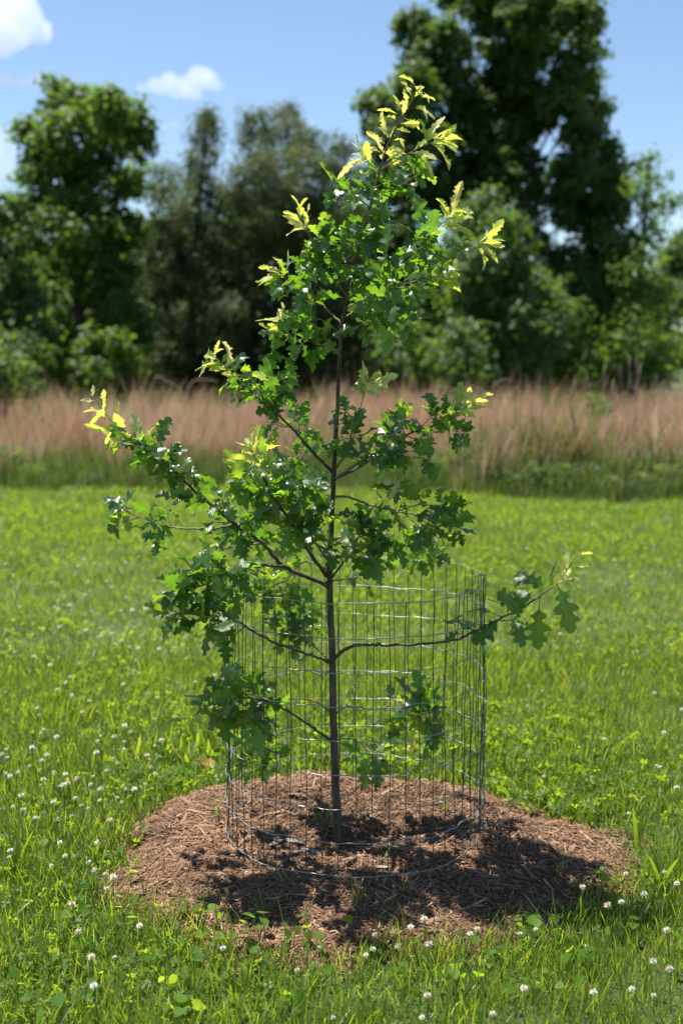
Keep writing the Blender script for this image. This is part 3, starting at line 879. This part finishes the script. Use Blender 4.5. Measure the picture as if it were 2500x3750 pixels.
# traced limbs: points (x, y, depth from trunk), base radius, twigs from..to along the limb, number of twigs, leaves per twig, young leaves at the tip, leaf size
BR = [
    # long limb reaching out to the far side, and its fork
    dict(p=[(755, 1345, 0), (653, 1301, -.05), (605, 1249, -.08), (541, 1205, -.10), (445, 1125, -.12), (385, 1065, -.14), (349, 1033, -.14), (301, 1001, -.15), (257, 965, -.15), (209, 905, -.15)], r=.0075, tw=(.22, .86), n=17, l=4, y=10, s=.075),
    dict(p=[(541, 1205, -.10), (480, 1214, -.06), (400, 1212, -.04), (350, 1198, -.03), (300, 1180, -.02), (272, 1158, -.02)], r=.004, tw=(.35, .9), n=6, l=3, y=0, s=.075),
    dict(p=[(653, 1301, -.05), (590, 1300, -.18), (520, 1320, -.28), (450, 1350, -.32), (410, 1345, -.33)], r=.0045, tw=(.3, 1), n=9, l=4, y=0, s=.085),
    dict(p=[(605, 1249, -.08), (570, 1250, .05), (520, 1260, .12), (460, 1290, .16)], r=.0035, tw=(.3, 1), n=6, l=4, y=0, s=.075),
    dict(p=[(749, 1321, 0), (705, 1261, -.15), (677, 1213, -.24), (645, 1165, -.32), (621, 1133, -.36), (601, 1085, -.40), (587, 1055, -.42), (572, 1018, -.44)], r=.006, tw=(.2, .85), n=12, l=4, y=10, s=.085),
    dict(p=[(757, 1270, 0), (700, 1230, .1), (640, 1180, .18), (590, 1120, .22), (550, 1070, .25)], r=.0048, tw=(.3, 1), n=9, l=4, y=2, s=.075),
    dict(p=[(757, 1290, 0), (720, 1240, -.12), (700, 1180, -.22), (690, 1130, -.28), (680, 1090, -.3)], r=.0042, tw=(.35, 1), n=8, l=4, y=0, s=.08),
    dict(p=[(757, 1310, 0), (700, 1290, .15), (660, 1330, .25), (620, 1345, .3)], r=.0035, tw=(.4, 1), n=5, l=4, y=0, s=.075),
    dict(p=[(764, 1085, 0), (705, 1025, -.05), (665, 977, -.08), (613, 933, -.1), (565, 889, -.1), (525, 849, -.1), (485, 812, -.1)], r=.005, tw=(.25, .78), n=9, l=4, y=10, s=.075),
    dict(p=[(613, 933, -.1), (622, 905, -.12), (630, 875, -.12)], r=.0022, tw=(.2, .6), n=2, l=3, y=3, s=.07),
    dict(p=[(765, 1120, 0), (720, 1090, .08), (690, 1040, .14), (700, 980, .16)], r=.0035, tw=(.4, 1), n=5, l=4, y=0, s=.07),
    # low limbs that pass through the cage
    dict(p=[(757, 1520, 0), (700, 1500, -.12), (640, 1480, -.2), (590, 1455, -.27), (545, 1428, -.32), (500, 1416, -.34), (440, 1410, -.36), (395, 1412, -.37)], r=.005, tw=(.52, 1), n=7, l=4, y=0, s=.09),
    dict(p=[(757, 1515, 0), (715, 1480, .16), (680, 1440, .25), (640, 1410, .28)], r=.0035, tw=(.4, 1), n=7, l=4, y=0, s=.085),
    dict(p=[(758, 1700, 0), (705, 1662, -.12), (650, 1628, -.2), (600, 1608, -.26), (540, 1605, -.3), (495, 1625, -.33)], r=.0048, tw=(.6, 1), n=6, l=3, y=0, s=.09),
    dict(p=[(758, 1635, 0), (725, 1612, -.05), (670, 1604, -.08), (620, 1606, -.12), (580, 1600, -.14)], r=.0036, tw=(.75, 1), n=3, l=3, y=0, s=.085),
    dict(p=[(600, 1608, -.26), (590, 1640, -.2), (600, 1680, -.15), (595, 1720, -.15), (605, 1760, -.15)], r=.0026, tw=(.3, 1), n=5, l=3, y=0, s=.095),
    dict(p=[(768, 1512, 0), (795, 1490, -.02), (830, 1482, -.04), (900, 1482, -.08), (980, 1478, -.12), (1050, 1468, -.16), (1120, 1435, -.2), (1180, 1405, -.22), (1240, 1370, -.24), (1290, 1325, -.25), (1325, 1275, -.26)], r=.0058, tw=(.5, .74), n=2, l=2, y=8, s=.1, ys=.22),
    dict(p=[(770, 1640, 0), (800, 1622, .02), (850, 1630, .05), (930, 1632, .08), (985, 1642, .1)], r=.0034, tw=(.6, 1), n=6, l=4, y=0, s=.095),
    dict(p=[(770, 1704, 0), (800, 1697, .05), (835, 1712, .1), (858, 1745, .12)], r=.0026, tw=(.65, 1), n=4, l=3, y=0, s=.095),
    dict(p=[(763, 1545, 0), (735, 1548, .03), (705, 1538, .05), (690, 1520, .06)], r=.0024, tw=(.8, 1), n=1, l=1, y=0, s=.05),
    # limbs on the other side of the trunk
    dict(p=[(758, 1330, 0), (790, 1290, -.06), (815, 1245, -.12), (840, 1210, -.16)], r=.0046, tw=(.35, 1), n=6, l=4, y=2, s=.085),
    dict(p=[(758, 1335, 0), (795, 1330, .12), (830, 1320, .2), (870, 1290, .24)], r=.0032, tw=(.4, 1), n=4, l=3, y=0, s=.075),
    dict(p=[(764, 1140, 0), (800, 1142, -.03), (850, 1160, -.06), (910, 1175, -.1), (960, 1185, -.12), (1010, 1205, -.14), (1040, 1215, -.15)], r=.0042, tw=(.3, 1), n=9, l=4, y=0, s=.078),
    dict(p=[(910, 1175, -.1), (960, 1160, -.06), (1010, 1165, -.04), (1035, 1155, -.04)], r=.0022, tw=(.3, .8), n=3, l=3, y=2, s=.06),
    dict(p=[(762, 1240, 0), (820, 1225, .08), (890, 1235, .14), (950, 1260, .18), (1000, 1270, .2)], r=.004, tw=(.3, 1), n=9, l=4, y=1, s=.078),
    dict(p=[(768, 1100, 0), (820, 1075, .04), (870, 1040, .08), (930, 1000, .08), (1000, 975, .06), (1050, 948, .05), (1090, 915, .05)], r=.0048, tw=(.28, .85), n=11, l=4, y=9, s=.08),
    dict(p=[(768, 1100, 0), (830, 1060, -.1), (890, 1030, -.16), (930, 1070, -.2), (910, 1110, -.22)], r=.0038, tw=(.35, .95), n=7, l=4, y=7, s=.075),
    dict(p=[(768, 1080, 0), (795, 1040, -.05), (810, 980, -.09), (832, 920, -.1), (850, 868, -.1)], r=.0036, tw=(.2, .62), n=4, l=4, y=9, s=.075),
    # upper crown
    dict(p=[(778, 810, 0), (735, 792, -.03), (700, 780, -.05), (670, 778, -.06)], r=.0028, tw=(.4, 1), n=4, l=3, y=0, s=.07),
    dict(p=[(783, 770, 0), (740, 735, -.05), (700, 740, -.08), (660, 755, -.1), (642, 738, -.1)], r=.003, tw=(.3, .8), n=5, l=4, y=7, s=.07),
    dict(p=[(785, 745, 0), (740, 700, .05), (700, 660, .08), (665, 640, .1), (640, 618, .1)], r=.0034, tw=(.25, .85), n=8, l=4, y=7, s=.07),
    dict(p=[(797, 680, 0), (765, 640, -.05), (735, 585, -.08), (708, 535, -.1), (683, 492, -.1)], r=.0034, tw=(.2, .65), n=6, l=4, y=9, s=.07),
    dict(p=[(797, 690, 0), (850, 640, -.06), (910, 595, -.12), (970, 550, -.15), (1015, 515, -.16), (1050, 478, -.16)], r=.004, tw=(.2, .66), n=8, l=4, y=13, s=.078),
    dict(p=[(910, 595, -.12), (980, 600, -.1), (1050, 590, -.09), (1090, 565, -.08), (1125, 560, -.08)], r=.0026, tw=(.15, .5), n=3, l=3, y=9, s=.07),
    dict(p=[(793, 710, 0), (850, 680, .06), (920, 655, .1), (990, 640, .12), (1045, 630, .13)], r=.0036, tw=(.2, .85), n=9, l=4, y=3, s=.075),
    dict(p=[(788, 770, 0), (830, 745, -.06), (880, 735, -.12), (920, 725, -.15)], r=.003, tw=(.3, 1), n=7, l=4, y=0, s=.078),
    dict(p=[(790, 730, 0), (820, 710, .1), (860, 690, .18), (900, 690, .22)], r=.0028, tw=(.3, 1), n=5, l=4, y=0, s=.075),
    dict(p=[(815, 600, 0), (800, 580, -.06), (770, 560, -.1), (745, 570, -.13)], r=.0024, tw=(.3, 1), n=4, l=4, y=0, s=.07),
    dict(p=[(826, 560, 0), (850, 540, -.06), (880, 525, -.1)], r=.0024, tw=(.3, 1), n=4, l=4, y=0, s=.072),
    dict(p=[(848, 478, 0), (820, 450, -.03), (800, 440, -.04)], r=.0018, tw=(.6, 1), n=2, l=3, y=0, s=.07),
    dict(p=[(852, 470, 0), (890, 440, .02), (930, 420, .03), (955, 408, .03)], r=.002, tw=(.3, 1), n=4, l=4, y=1, s=.078),
    dict(p=[(872, 392, 0), (905, 370, -.03), (950, 345, -.05), (985, 328, -.06), (1020, 318, -.06)], r=.002, tw=(.3, .3), n=0, l=0, y=13, s=.06, ys=.7),
    dict(p=[(872, 395, 0), (850, 375, -.02), (828, 352, -.03)], r=.0018, tw=(.3, .3), n=0, l=0, y=8, s=.06, ys=.7),
]

# single leaves that hang free on the limb beyond the cage: tip direction in the picture plane and towards/away, size
HANG = {16: [(.60, (1010, 1420, -.06), .105), (.66, (1075, 1385, -.10), .10), (.655, (1090, 1480, -.2), .105), (.74, (1140, 1370, -.25), .10), (.78, (1190, 1370, -.15), .075), (.80, (1232, 1490, -.30), .125), (.845, (1180, 1320, -.18), .105),
             (.86, (1262, 1318, -.30), .10), (.87, (1315, 1440, -.34), .135), (.72, (1050, 1350, -.05), .05)]}

LEAVES = []      # (branch index, matrix, mesh, length, point)


def leaf_matrix(p, d, up, L, roll=0.0):
    y = Vector(d).normalized()
    z = Vector(up)
    z = (z - y * z.dot(y))
    if z.length < 1e-4: z = y.orthogonal()
    z.normalize()
    x = y.cross(z)
    m = Matrix((x, y, z)).transposed().to_4x4()
    m = m @ Matrix.Rotation(roll, 4, 'Y') @ Matrix.Scale(L, 4)
    m.translation = Vector(p)
    return m


def build_oak():
    base = at(775 * SC, 1925 * SC, TY)
    base.z = float(mound_z(base.x, base.y)) - 0.01
    root = obj('oak_sapling', None, loc=base)
    tag(root, 'young oak sapling with lobed green leaves and yellow shoot tips growing inside the wire cage', 'tree')
    P = catmull([D3(p, base) for p in TRUNK], 84)
    R = np.interp(np.linspace(0, 14, 85), range(15), TRUNK_R)
    R = 0.86 * R * (1 + 0.03 * rng.normal(size=85)) * (1 + 0.25 * np.exp(-np.arange(85) / 2.0))
    P[:, 0] += 0.0008 * rng.normal(size=85); P[0] += (P[0] - P[1])
    V, F = tube(P, R, 10)
    trunk = obj('trunk', mesh('trunk', V, F, M['bark'], smooth=True), root)
    branches = []
    up = Vector((0, 0, 1))
    for bi, b in enumerate(BR):
        cv = catmull([D3(p, base) for p in b['p']], 10 * (len(b['p']) - 1))
        n = len(cv)
        cv[1:-1] += rng.normal(0, 0.0012, (n - 2, 3))
        acc = Acc()
        rr = np.linspace(b['r'], max(0.0011, b['r'] * 0.25), n) * (1 + 0.06 * rng.normal(size=n))
        rr[:3] *= [1.5, 1.25, 1.08]
        cut = int(n * (1 - b.get('ys', 0.3))) if b['y'] > 2 else n
        V, F = tube(cv[:cut + 1], rr[:cut + 1], 7)
        acc.add(V, F)
        L0 = b['s']
        t0, t1 = b['tw']
        if b['y'] > 3: t1 = min(t1, 0.74)
        nt = int(round(b['n'] * 1.3))
        for k in range(nt):
            t = t0 + (t1 - t0) * (k + random.uniform(0.1, 0.9)) / max(1, nt)
            i = min(n - 2, int(t * (n - 1)))
            p = Vector(cv[i]); ax = Vector(cv[i + 1] - cv[i]).normalized()
            th = k * 2.4 + random.uniform(-.5, .5)
            e1 = ax.orthogonal().normalized(); e2 = ax.cross(e1)
            rad = (e1 * math.cos(th) + e2 * math.sin(th))
            rad.z = rad.z * 0.8 + 0.12
            tl = random.uniform(0.015, 0.085) * (1 if t < 0.9 else 0.4)
            td = (rad * 0.9 + ax * 0.55 + Vector((random.gauss(0, .2), random.gauss(0, .2), random.gauss(0, .15)))).normalized()
            q = p + td * tl
            if tl > 0.02:
                V, F = tube(catmull([p, p + td * tl * 0.5 + Vector((0, 0, -0.003)), q], 4), np.linspace(0.0018, 0.001, 5), 5)
                acc.add(V, F)
            nl = max(1, b['l'] + random.choice([-1, 0, 1, 1]))
            for j in range(nl):
                a = j / nl * 6.283 + random.uniform(-.5, .5)
                f1 = td.orthogonal().normalized(); f2 = td.cross(f1)
                out = f1 * math.cos(a) + f2 * math.sin(a)
                d = td * random.uniform(0.1, 0.8) + out * 0.9 + Vector((0, 0, random.gauss(-0.12, 0.25)))
                pos = q - td * tl * random.uniform(0, 0.4) * (j % 2)
                nu = up + Vector((random.gauss(0, .6), random.gauss(-.12, .7), 0)) - out * 0.2
                L = L0 * random.uniform(0.6, 1.2)
                LEAVES.append((bi, leaf_matrix(pos, d, nu, L, random.gauss(0, .35)), random.choice(LIME if random.random() < (0.45 if t > 0.6 and b['y'] else 0.1) else MATURE), L))
        for (t, tgt, L) in HANG.get(bi, []):
            i = min(n - 2, int(t * (n - 1)))
            p = Vector(cv[i]); tip = Vector(D3(tgt, base))
            d = tip - p
            st = p + d.normalized() * max(0.0, d.length - L) * 0.9
            if (st - p).length > 0.006:
                V, F = tube(catmull([p, (p + st) / 2 + Vector((0, 0, -.003)), st], 3), [0.0016, .0013, .0011, .001], 5)
                acc.add(V, F)
            nu = Vector((random.gauss(0, .25), -0.75, 0.55))
            LEAVES.append((bi, leaf_matrix(st, d, nu, L, random.gauss(0, .3)), random.choice(MATURE), L * 2))
        # fresh shoot leaves near the tip
        for k in range(b['y']):
            t = 1.0 - (k / max(1, b['y'])) * b.get('ys', 0.3) * random.uniform(0.7, 1)
            i = min(n - 2, max(1, int(t * (n - 1))))
            p = Vector(cv[i]); ax = Vector(cv[i + 1] - cv[i - 1]).normalized()
            th = k * 2.5 + random.uniform(-.4, .4)
            e1 = ax.orthogonal().normalized(); e2 = ax.cross(e1)
            out = e1 * math.cos(th) + e2 * math.sin(th)
            d = ax * random.uniform(0.35, 1.0) + out * 0.8 + Vector((0, 0, random.uniform(-.25, .35)))
            L = random.uniform(0.055, 0.1) * (0.75 if k < 2 else 1.0)
            LEAVES.append((bi, leaf_matrix(p, d, up * 0.7 + Vector((random.gauss(0, .6), random.gauss(-.2, .6), 0)), L, random.gauss(0, .5)), random.choice(YOUNG if random.random() < 0.93 or k < 5 else LIME), L * 1.6))
        o = obj('branch', acc.build('branch', M['twig'] if b['r'] < 0.0045 else M['bark'], smooth=True), root)
        if cut < n:
            V, F = tube(cv[cut:], rr[cut:], 6)
            obj('shoot', mesh('shoot', V, F, M['green_twig'], smooth=True), o)
        branches.append(o)
    # leaves straight on the leader
    def leader(i0, i1, n, young):
        for k in range(n):
            i = int(i0 + (i1 - i0) * (k + random.random()) / n)
            p = Vector(P[i]); ax = Vector(P[min(84, i + 1)] - P[i - 1]).normalized()
            th = k * 2.4 + random.uniform(-.4, .4)
            e1 = ax.orthogonal().normalized(); e2 = ax.cross(e1)
            out = e1 * math.cos(th) + e2 * math.sin(th)
            pe = p + out * random.uniform(0.004, 0.02)
            if young:
                d = out * 0.9 + ax * random.uniform(0.0, 0.9)
                L = random.uniform(0.036, 0.072)
                LEAVES.append((-1, leaf_matrix(pe, d, up * 0.7 + Vector((random.gauss(0, .5), random.gauss(0, .5), 0)), L, random.gauss(0, .5)), random.choice(YOUNG), L * 1.5))
            else:
                d = out + Vector((0, 0, random.gauss(-.15, .3)))
                L = random.uniform(0.06, 0.10)
                LEAVES.append((-1, leaf_matrix(pe, d, up + Vector((random.gauss(0, .5), random.gauss(0, .5), 0)), L, random.gauss(0, .35)), random.choice(LIME if random.random() < 0.3 else MATURE), L))
    leader(67, 84, 36, True)
    leader(52, 67, 26, False)
    leader(47, 53, 8, False)
    # 290 largest as single leaves on their limbs, the others as the remaining leaf mass
    order = sorted(range(len(LEAVES)), key=lambda k: -(LEAVES[k][3] - 0.06 * LEAVES[k][1].translation.y))
    for k in order[:290]:
        bi, m, me, L = LEAVES[k]
        o = obj('leaf', me, branches[bi] if bi >= 0 else trunk)
        o.matrix_local = m
    Vs, Fs, Ts, nn = {}, {}, {}, {}
    for k in order[290:]:
        bi, m, me, L = LEAVES[k]
        mt = me.materials[0]
        co = np.zeros(len(me.vertices) * 3, dtype=np.float32); me.vertices.foreach_get('co', co)
        tt = np.zeros(len(me.vertices), dtype=np.float32); me.attributes['tint'].data.foreach_get('value', tt)
        fv = np.zeros(len(me.loops), dtype=np.int32); me.loops.foreach_get('vertex_index', fv)
        A = np.array(m)
        co = co.reshape(-1, 3) @ A[:3, :3].T + A[:3, 3]
        key = mt.name
        Vs.setdefault(key, []).append(co); Ts.setdefault(key, []).append(tt + random.gauss(0, 0.18))
        Fs.setdefault(key, []).append(fv.reshape(-1, 4) + nn.get(key, 0))
        nn[key] = nn.get(key, 0) + len(co)
    for key in Vs:
        me = mesh('inner_foliage', np.concatenate(Vs[key]), np.concatenate(Fs[key]), bpy.data.materials[key], np.concatenate(Ts[key]), smooth=True)
        tag(obj('inner_foliage', me, root), kind='stuff')
    print('oak leaves', len(LEAVES))


build_oak()


# ------------------------------------------------------------------ flowers and single plants in the lawn
def on_ground(px, py):
    Y = CAM_H / math.tan(-TILT + math.atan((py - 1875) / FPX))
    return at(px, py, Y)


def where(p, q):
    if q < 1.3: return 'close to the mulch edge'
    if p.y > 7: return 'in the far lawn below the meadow'
    if p.y > 4.6: return 'in the lawn behind the wire cage'
    if p.y > 3.1: return 'in the lawn beside the mulch'
    return 'in the lawn in front of the mulch'


def build_flowers():
    heads, stems = [], []
    for k in range(5):
        a = Acc()
        wilt = [0.0, 0.25, 0.0, 0.55, 0.1][k]
        for ring, (el, cnt, ln) in enumerate([(-0.5, 9, .0075), (0.0, 12, .0095), (0.5, 11, .0095), (1.0, 8, .009), (1.45, 4, .0085)]):
            for j in range(cnt):
                q = j / cnt * 6.283 + ring * 0.4 + random.uniform(-.15, .15)
                e = el + random.gauss(0, .1) - wilt * (1 if el < 0.6 else 0.2)
                d = np.array([math.cos(q) * math.cos(e), math.sin(q) * math.cos(e), math.sin(e)])
                s = np.array([-math.sin(q), math.cos(q), 0]); u = np.cross(d, s)
                L = ln * random.uniform(0.85, 1.15); w = 0.0016
                a.add([d * .002, d * L * .6 + s * w + u * .0006, d * L, d * L * .6 - s * w + u * .0006], np.array([[0, 1, 2, 3]]), np.clip(0.85 - 0.22 * (el < -0.2) - wilt * (0.9 if el < 0.3 else 0.4) + random.gauss(0, .08), 0, 1))
        heads.append(a.build('flower_head', M['petal']))
        bx, by = random.gauss(0, .012), random.gauss(0, .012)
        cv = catmull([[0, 0, -0.01], [bx, by, 0.05], [bx * 1.5, by * 1.5, 0.098]], 5)
        V, F = tube(cv, np.linspace(0.0013, 0.0009, 6), 4)
        stems.append((mesh('stem', V, F, M['stem'], smooth=True), cv[-1]))
    spots = []
    def region(x0, x1, y0, y1, n):
        for _ in range(n): spots.append((random.uniform(x0, x1), random.uniform(y0, y1)))
    region(0, 700, 2780, 3080, 66); region(0, 480, 3080, 3360, 18); region(0, 800, 2500, 2780, 26)
    region(0, 800, 2080, 2500, 84); region(0, 2500, 3400, 3820, 24); region(1300, 2500, 3480, 3850, 14)
    region(1900, 2500, 2350, 3000, 16); region(1900, 2500, 3000, 3450, 9); region(1700, 2500, 1950, 2300, 14); region(500, 900, 3350, 3500, 8)
    for k, (px, py) in enumerate(spots):
        p = on_ground(px, py)
        q = np.hypot(p.x - MCX, p.y - MCY) / float(mound_r(math.atan2(p.y - MCY, p.x - MCX)))
        if q < 1.03: continue
        p.z = float(ground_z(p.x, p.y))
        i = k % 5
        root = obj('clover_flower', None, loc=p)
        root.empty_display_size = 0.02
        s = random.uniform(0.75, 1.35) * (0.9 + 0.1 * min(2.0, p.y / 4))
        root.scale = (s, s, s)
        root.rotation_euler = (random.gauss(0, .12), random.gauss(0, .12), random.uniform(0, 6.28))
        w_ = where(p, q)
        if i == 3: tag(root, 'fading brownish clover flower head ' + w_, 'flower', 'fading clover flowers ' + w_)
        else: tag(root, 'round white clover flower ' + w_, 'flower', 'white clover flowers ' + w_)
        me, tip = stems[i]
        obj('stem', me, root)
        h = obj('flower_head', heads[i], root, tuple(tip))
        h.rotation_euler = (random.gauss(0, .2), random.gauss(0, .2), random.uniform(0, 6.28))


build_flowers()


def heart_leaf(seed):
    r = np.random.default_rng(seed)
    out = [(0, 0), (.25, -.12), (.48, .0), (.56, .25), (.48, .52), (.28, .8), (0, 1.05)]
    V = [(0, t, 0.0) for _, t in out]
    c1, c2 = r.uniform(.1, .35), r.uniform(-.1, .25)
    V = [(0, t, -c2 * t * t) for _, t in out] + [(x, t, c1 * x - c2 * t * t) for x, t in out[1:-1]] + [(-x, t, c1 * x - c2 * t * t) for x, t in out[1:-1]]
    F = []
    for o in (7, 12):
        e = [0, o, o + 1, o + 2, o + 3, o + 4, 6]
        for i in range(6):
            q = [i, e[i], e[i + 1], i + 1]
            q = [v for k, v in enumerate(q) if v not in q[:k]]
            F.append(q if o == 7 else q[::-1])
    return V, F


def build_weeds():
    hearts = []
    for k in range(4):
        V, F = heart_leaf(300 + k)
        hearts.append(mesh('leaf_blade', V, [np.array([f for f in F if len(f) == 4]), np.array([f for f in F if len(f) == 3]).reshape(-1, 3)], M['violet'], np.full(len(V), 0.5), smooth=True))
    V, F = tube(catmull([[0, 0, -.01], [.006, 0, .03], [.016, 0, .06]], 4), np.linspace(.0014, .001, 5), 4)
    stem = mesh('leaf_stalk', V, F, M['stem'], smooth=True)
    spots = []
    def region(x0, x1, y0, y1, n):
        for _ in range(n): spots.append((random.uniform(x0, x1), random.uniform(y0, y1)))
    region(150, 1300, 3350, 3560, 34); region(900, 2100, 3480, 3740, 34); region(0, 900, 3560, 3800, 18); region(800, 1250, 2700, 2800, 26); region(1250, 1720, 2720, 2820, 30)
    region(1750, 2200, 2720, 2980, 24); region(0, 520, 3100, 3400, 14); region(2050, 2500, 3150, 3600, 16); region(500, 760, 3240, 3400, 6)
    for i, (px, py) in enumerate(spots):
        p = on_ground(px, py)
        q = np.hypot(p.x - MCX, p.y - MCY) / float(mound_r(math.atan2(p.y - MCY, p.x - MCX)))
        if q < 0.9: continue
        p.z = max(0.0, float(mound_z(p.x, p.y))) if q < 1.0 else 0.0
        root = obj('heart_leaf_weed', None, loc=p)
        root.empty_display_size = 0.02
        s = random.uniform(0.7, 1.2)
        root.scale = (s, s, s); root.rotation_euler = (0, 0, random.uniform(0, 6.28))
        w_ = where(p, q)
        tag(root, 'low weed with bright heart-shaped leaves ' + w_, 'weed', 'heart-leaved weeds ' + w_)
        nl = random.choice([1, 2, 2, 3])
        for j in range(nl):
            a = j / nl * 6.28 + random.uniform(-.4, .4)
            st = obj('leaf_stalk', stem, root)
            st.rotation_euler = (0, 0, a)
            lb = obj('leaf_blade', hearts[(i + j) % 4], root, (.016 * math.cos(a), .016 * math.sin(a), .06))
            sz = random.uniform(.018, .031)
            lb.scale = (sz, sz, sz)
            lb.rotation_euler = (random.gauss(-.2, .5), random.gauss(0, .5), a - math.pi / 2)
    # broad upright blades of plantain beside the cage
    for k, (px, py) in enumerate([(560, 2790), (620, 2770), (660, 2800), (720, 2775), (765, 2790), (800, 2770), (500, 2800), (690, 2840), (420, 2720), (2330, 3120), (2420, 3260), (560, 2700), (60, 3200), (190, 3120)]):
        p = on_ground(px, py); p.z = 0
        root = obj('plantain', None, loc=p)
        root.empty_display_size = 0.03
        tag(root, 'clump of broad upright ribbed leaves in the lawn', 'weed', 'broad-leaved plantain clumps')
        for j in range(random.randint(4, 6)):
            a = Acc()
            blade(a, 0, 0, random.uniform(.12, .2), random.uniform(.012, .02), 0, random.uniform(.1, .5), random.uniform(.2, .7), random.uniform(.3, .8), 7)
            o = obj('leaf', a.build('leaf', M['grass'], smooth=True), root)
            o.rotation_euler = (0, 0, j / 5 * 6.28 + random.uniform(-.5, .5))
    # weeds and grass coming up through the mulch
    for k, (px, py) in enumerate([(1180, 3050), (1215, 3085), (1300, 3040), (1585, 2970), (1600, 2940), (1620, 3050), (800, 3070), (1050, 3330), (1300, 3370), (1480, 3340), (980, 3390), (1120, 3420), (1720, 3140), (1410, 3200), (1860, 3380), (1470, 3430), (2040, 3250)]):
        p = on_ground(px, py - 25)
        p.y -= 0.05
        p.z = float(mound_z(p.x, p.y)) if in_mound(p.x, p.y) else 0.0
        root = obj('grass_sprig', None, loc=p)
        root.empty_display_size = 0.02
        tag(root, 'small green grass sprig coming up through the mulch', 'grass sprig', 'grass sprigs in the mulch')
        for j in range(random.randint(4, 7)):
            a = Acc()
            blade(a, random.gauss(0, .008), random.gauss(0, .008), random.uniform(.05, .11), random.uniform(.003, .0055), 0, random.uniform(.1, .7), random.uniform(.3, 1.2), random.uniform(.2, .7), 5)
            o = obj('blade', a.build('blade', M['grass'], smooth=True), root)
            o.rotation_euler = (0, 0, random.uniform(0, 6.28))
    # two bright fallen leaves
    for (px, py, lab) in ((710, 2850, 'yellow fallen leaf lying in clover beside the cage'), (1480, 2795, 'orange fallen leaf lying in the weeds behind the mulch')):
        p = on_ground(px, py)
        me = oak_leaf(LEAF_EDGE, 900 + px, M['fallen'], .2, .2, .3, 'fallen_leaf')
        o = obj('fallen_leaf', me)
        o.matrix_world = leaf_matrix((p.x, p.y, 0.055), (1, .2, .1), (0, -.6, .8), 0.085)
        tag(o, lab, 'leaf')


build_weeds()


# ------------------------------------------------------------------ clouds
def cloud_mat():
    m, nt, N, L = nodes_of('cloud_vapour')
    v = N('ShaderNodeVolumePrincipled')
    v.inputs['Color'].default_value = (1, 1, 1, 1)
    v.inputs['Density'].default_value = 0.032
    v.inputs['Anisotropy'].default_value = 0.25
    o = N('ShaderNodeOutputMaterial')
    L(v.outputs[0], o.inputs['Volume'])
    return m


def build_clouds():
    mat = cloud_mat()
    D = 900.0
    specs = [('large grey-white cloud filling a corner of the sky', [(20, 60, 75), (110, 70, 60), (60, 120, 70), (150, 120, 50), (0, 150, 70), (90, 20, 60), (-80, 60, 110), (-60, 150, 80)]),
             ('low flat white cloud beside the rounded tree top', [(20, 295, 32), (80, 300, 28), (130, 292, 34), (165, 300, 24), (-40, 290, 40), (-110, 300, 40)]),
             ('bright puffy white cloud floating between the tree tops', [(520, 325, 22), (565, 310, 34), (620, 300, 44), (680, 315, 44), (725, 280, 48), (765, 290, 42), (795, 315, 26), (640, 335, 34), (710, 335, 36), (590, 330, 24)]),
             ('tall white cloud behind the low spreading tree', [(10, 490, 45), (40, 540, 42), (0, 590, 55), (-60, 520, 80), (-70, 620, 80), (30, 630, 36)]),
             ('faint small wisp of white cloud', [(605, 462, 14), (640, 455, 17), (590, 470, 12)]),
             ('small white cloud glimpsed among grey-green tree tops', [(1105, 440, 20), (1135, 450, 16), (1085, 450, 14)]),
             ('white cloud low over the far tree', [(2470, 810, 22), (2500, 800, 26), (2545, 810, 30)])]
    for ci, (lab, lobes) in enumerate(specs):
        ctr = at(np.mean([l[0] for l in lobes]), np.mean([l[1] for l in lobes]), D)
        mb = bpy.data.metaballs.new('cloud_shape')
        mb.resolution = 7.0; mb.threshold = 0.3
        for (px, py, r) in lobes:
            rm = r * D / FPX
            for q in range(5):
                e = mb.elements.new()
                c = at(px, py, D) - ctr
                k = 0 if q == 0 else 0.75
                e.co = c + Vector((random.gauss(0, rm * .5) * k, random.gauss(0, rm * .6) * k, random.gauss(0, rm * .45) * k))
                e.radius = rm * (1.25 if q == 0 else random.uniform(.4, .75))
        mb.resolution = max(1.2, min(l[2] for l in lobes) * D / FPX * 0.3)
        tmp = obj('cloud_shape', mb)
        bpy.context.view_layer.update()
        me = bpy.data.meshes.new_from_object(tmp.evaluated_get(bpy.context.evaluated_depsgraph_get()))
        bpy.data.objects.remove(tmp); bpy.data.metaballs.remove(mb)
        me.materials.clear(); me.materials.append(mat)
        o = obj('cloud', me, loc=ctr)
        tag(o, lab, 'cloud')


build_clouds()
print('tree leaves', N_LEAF)
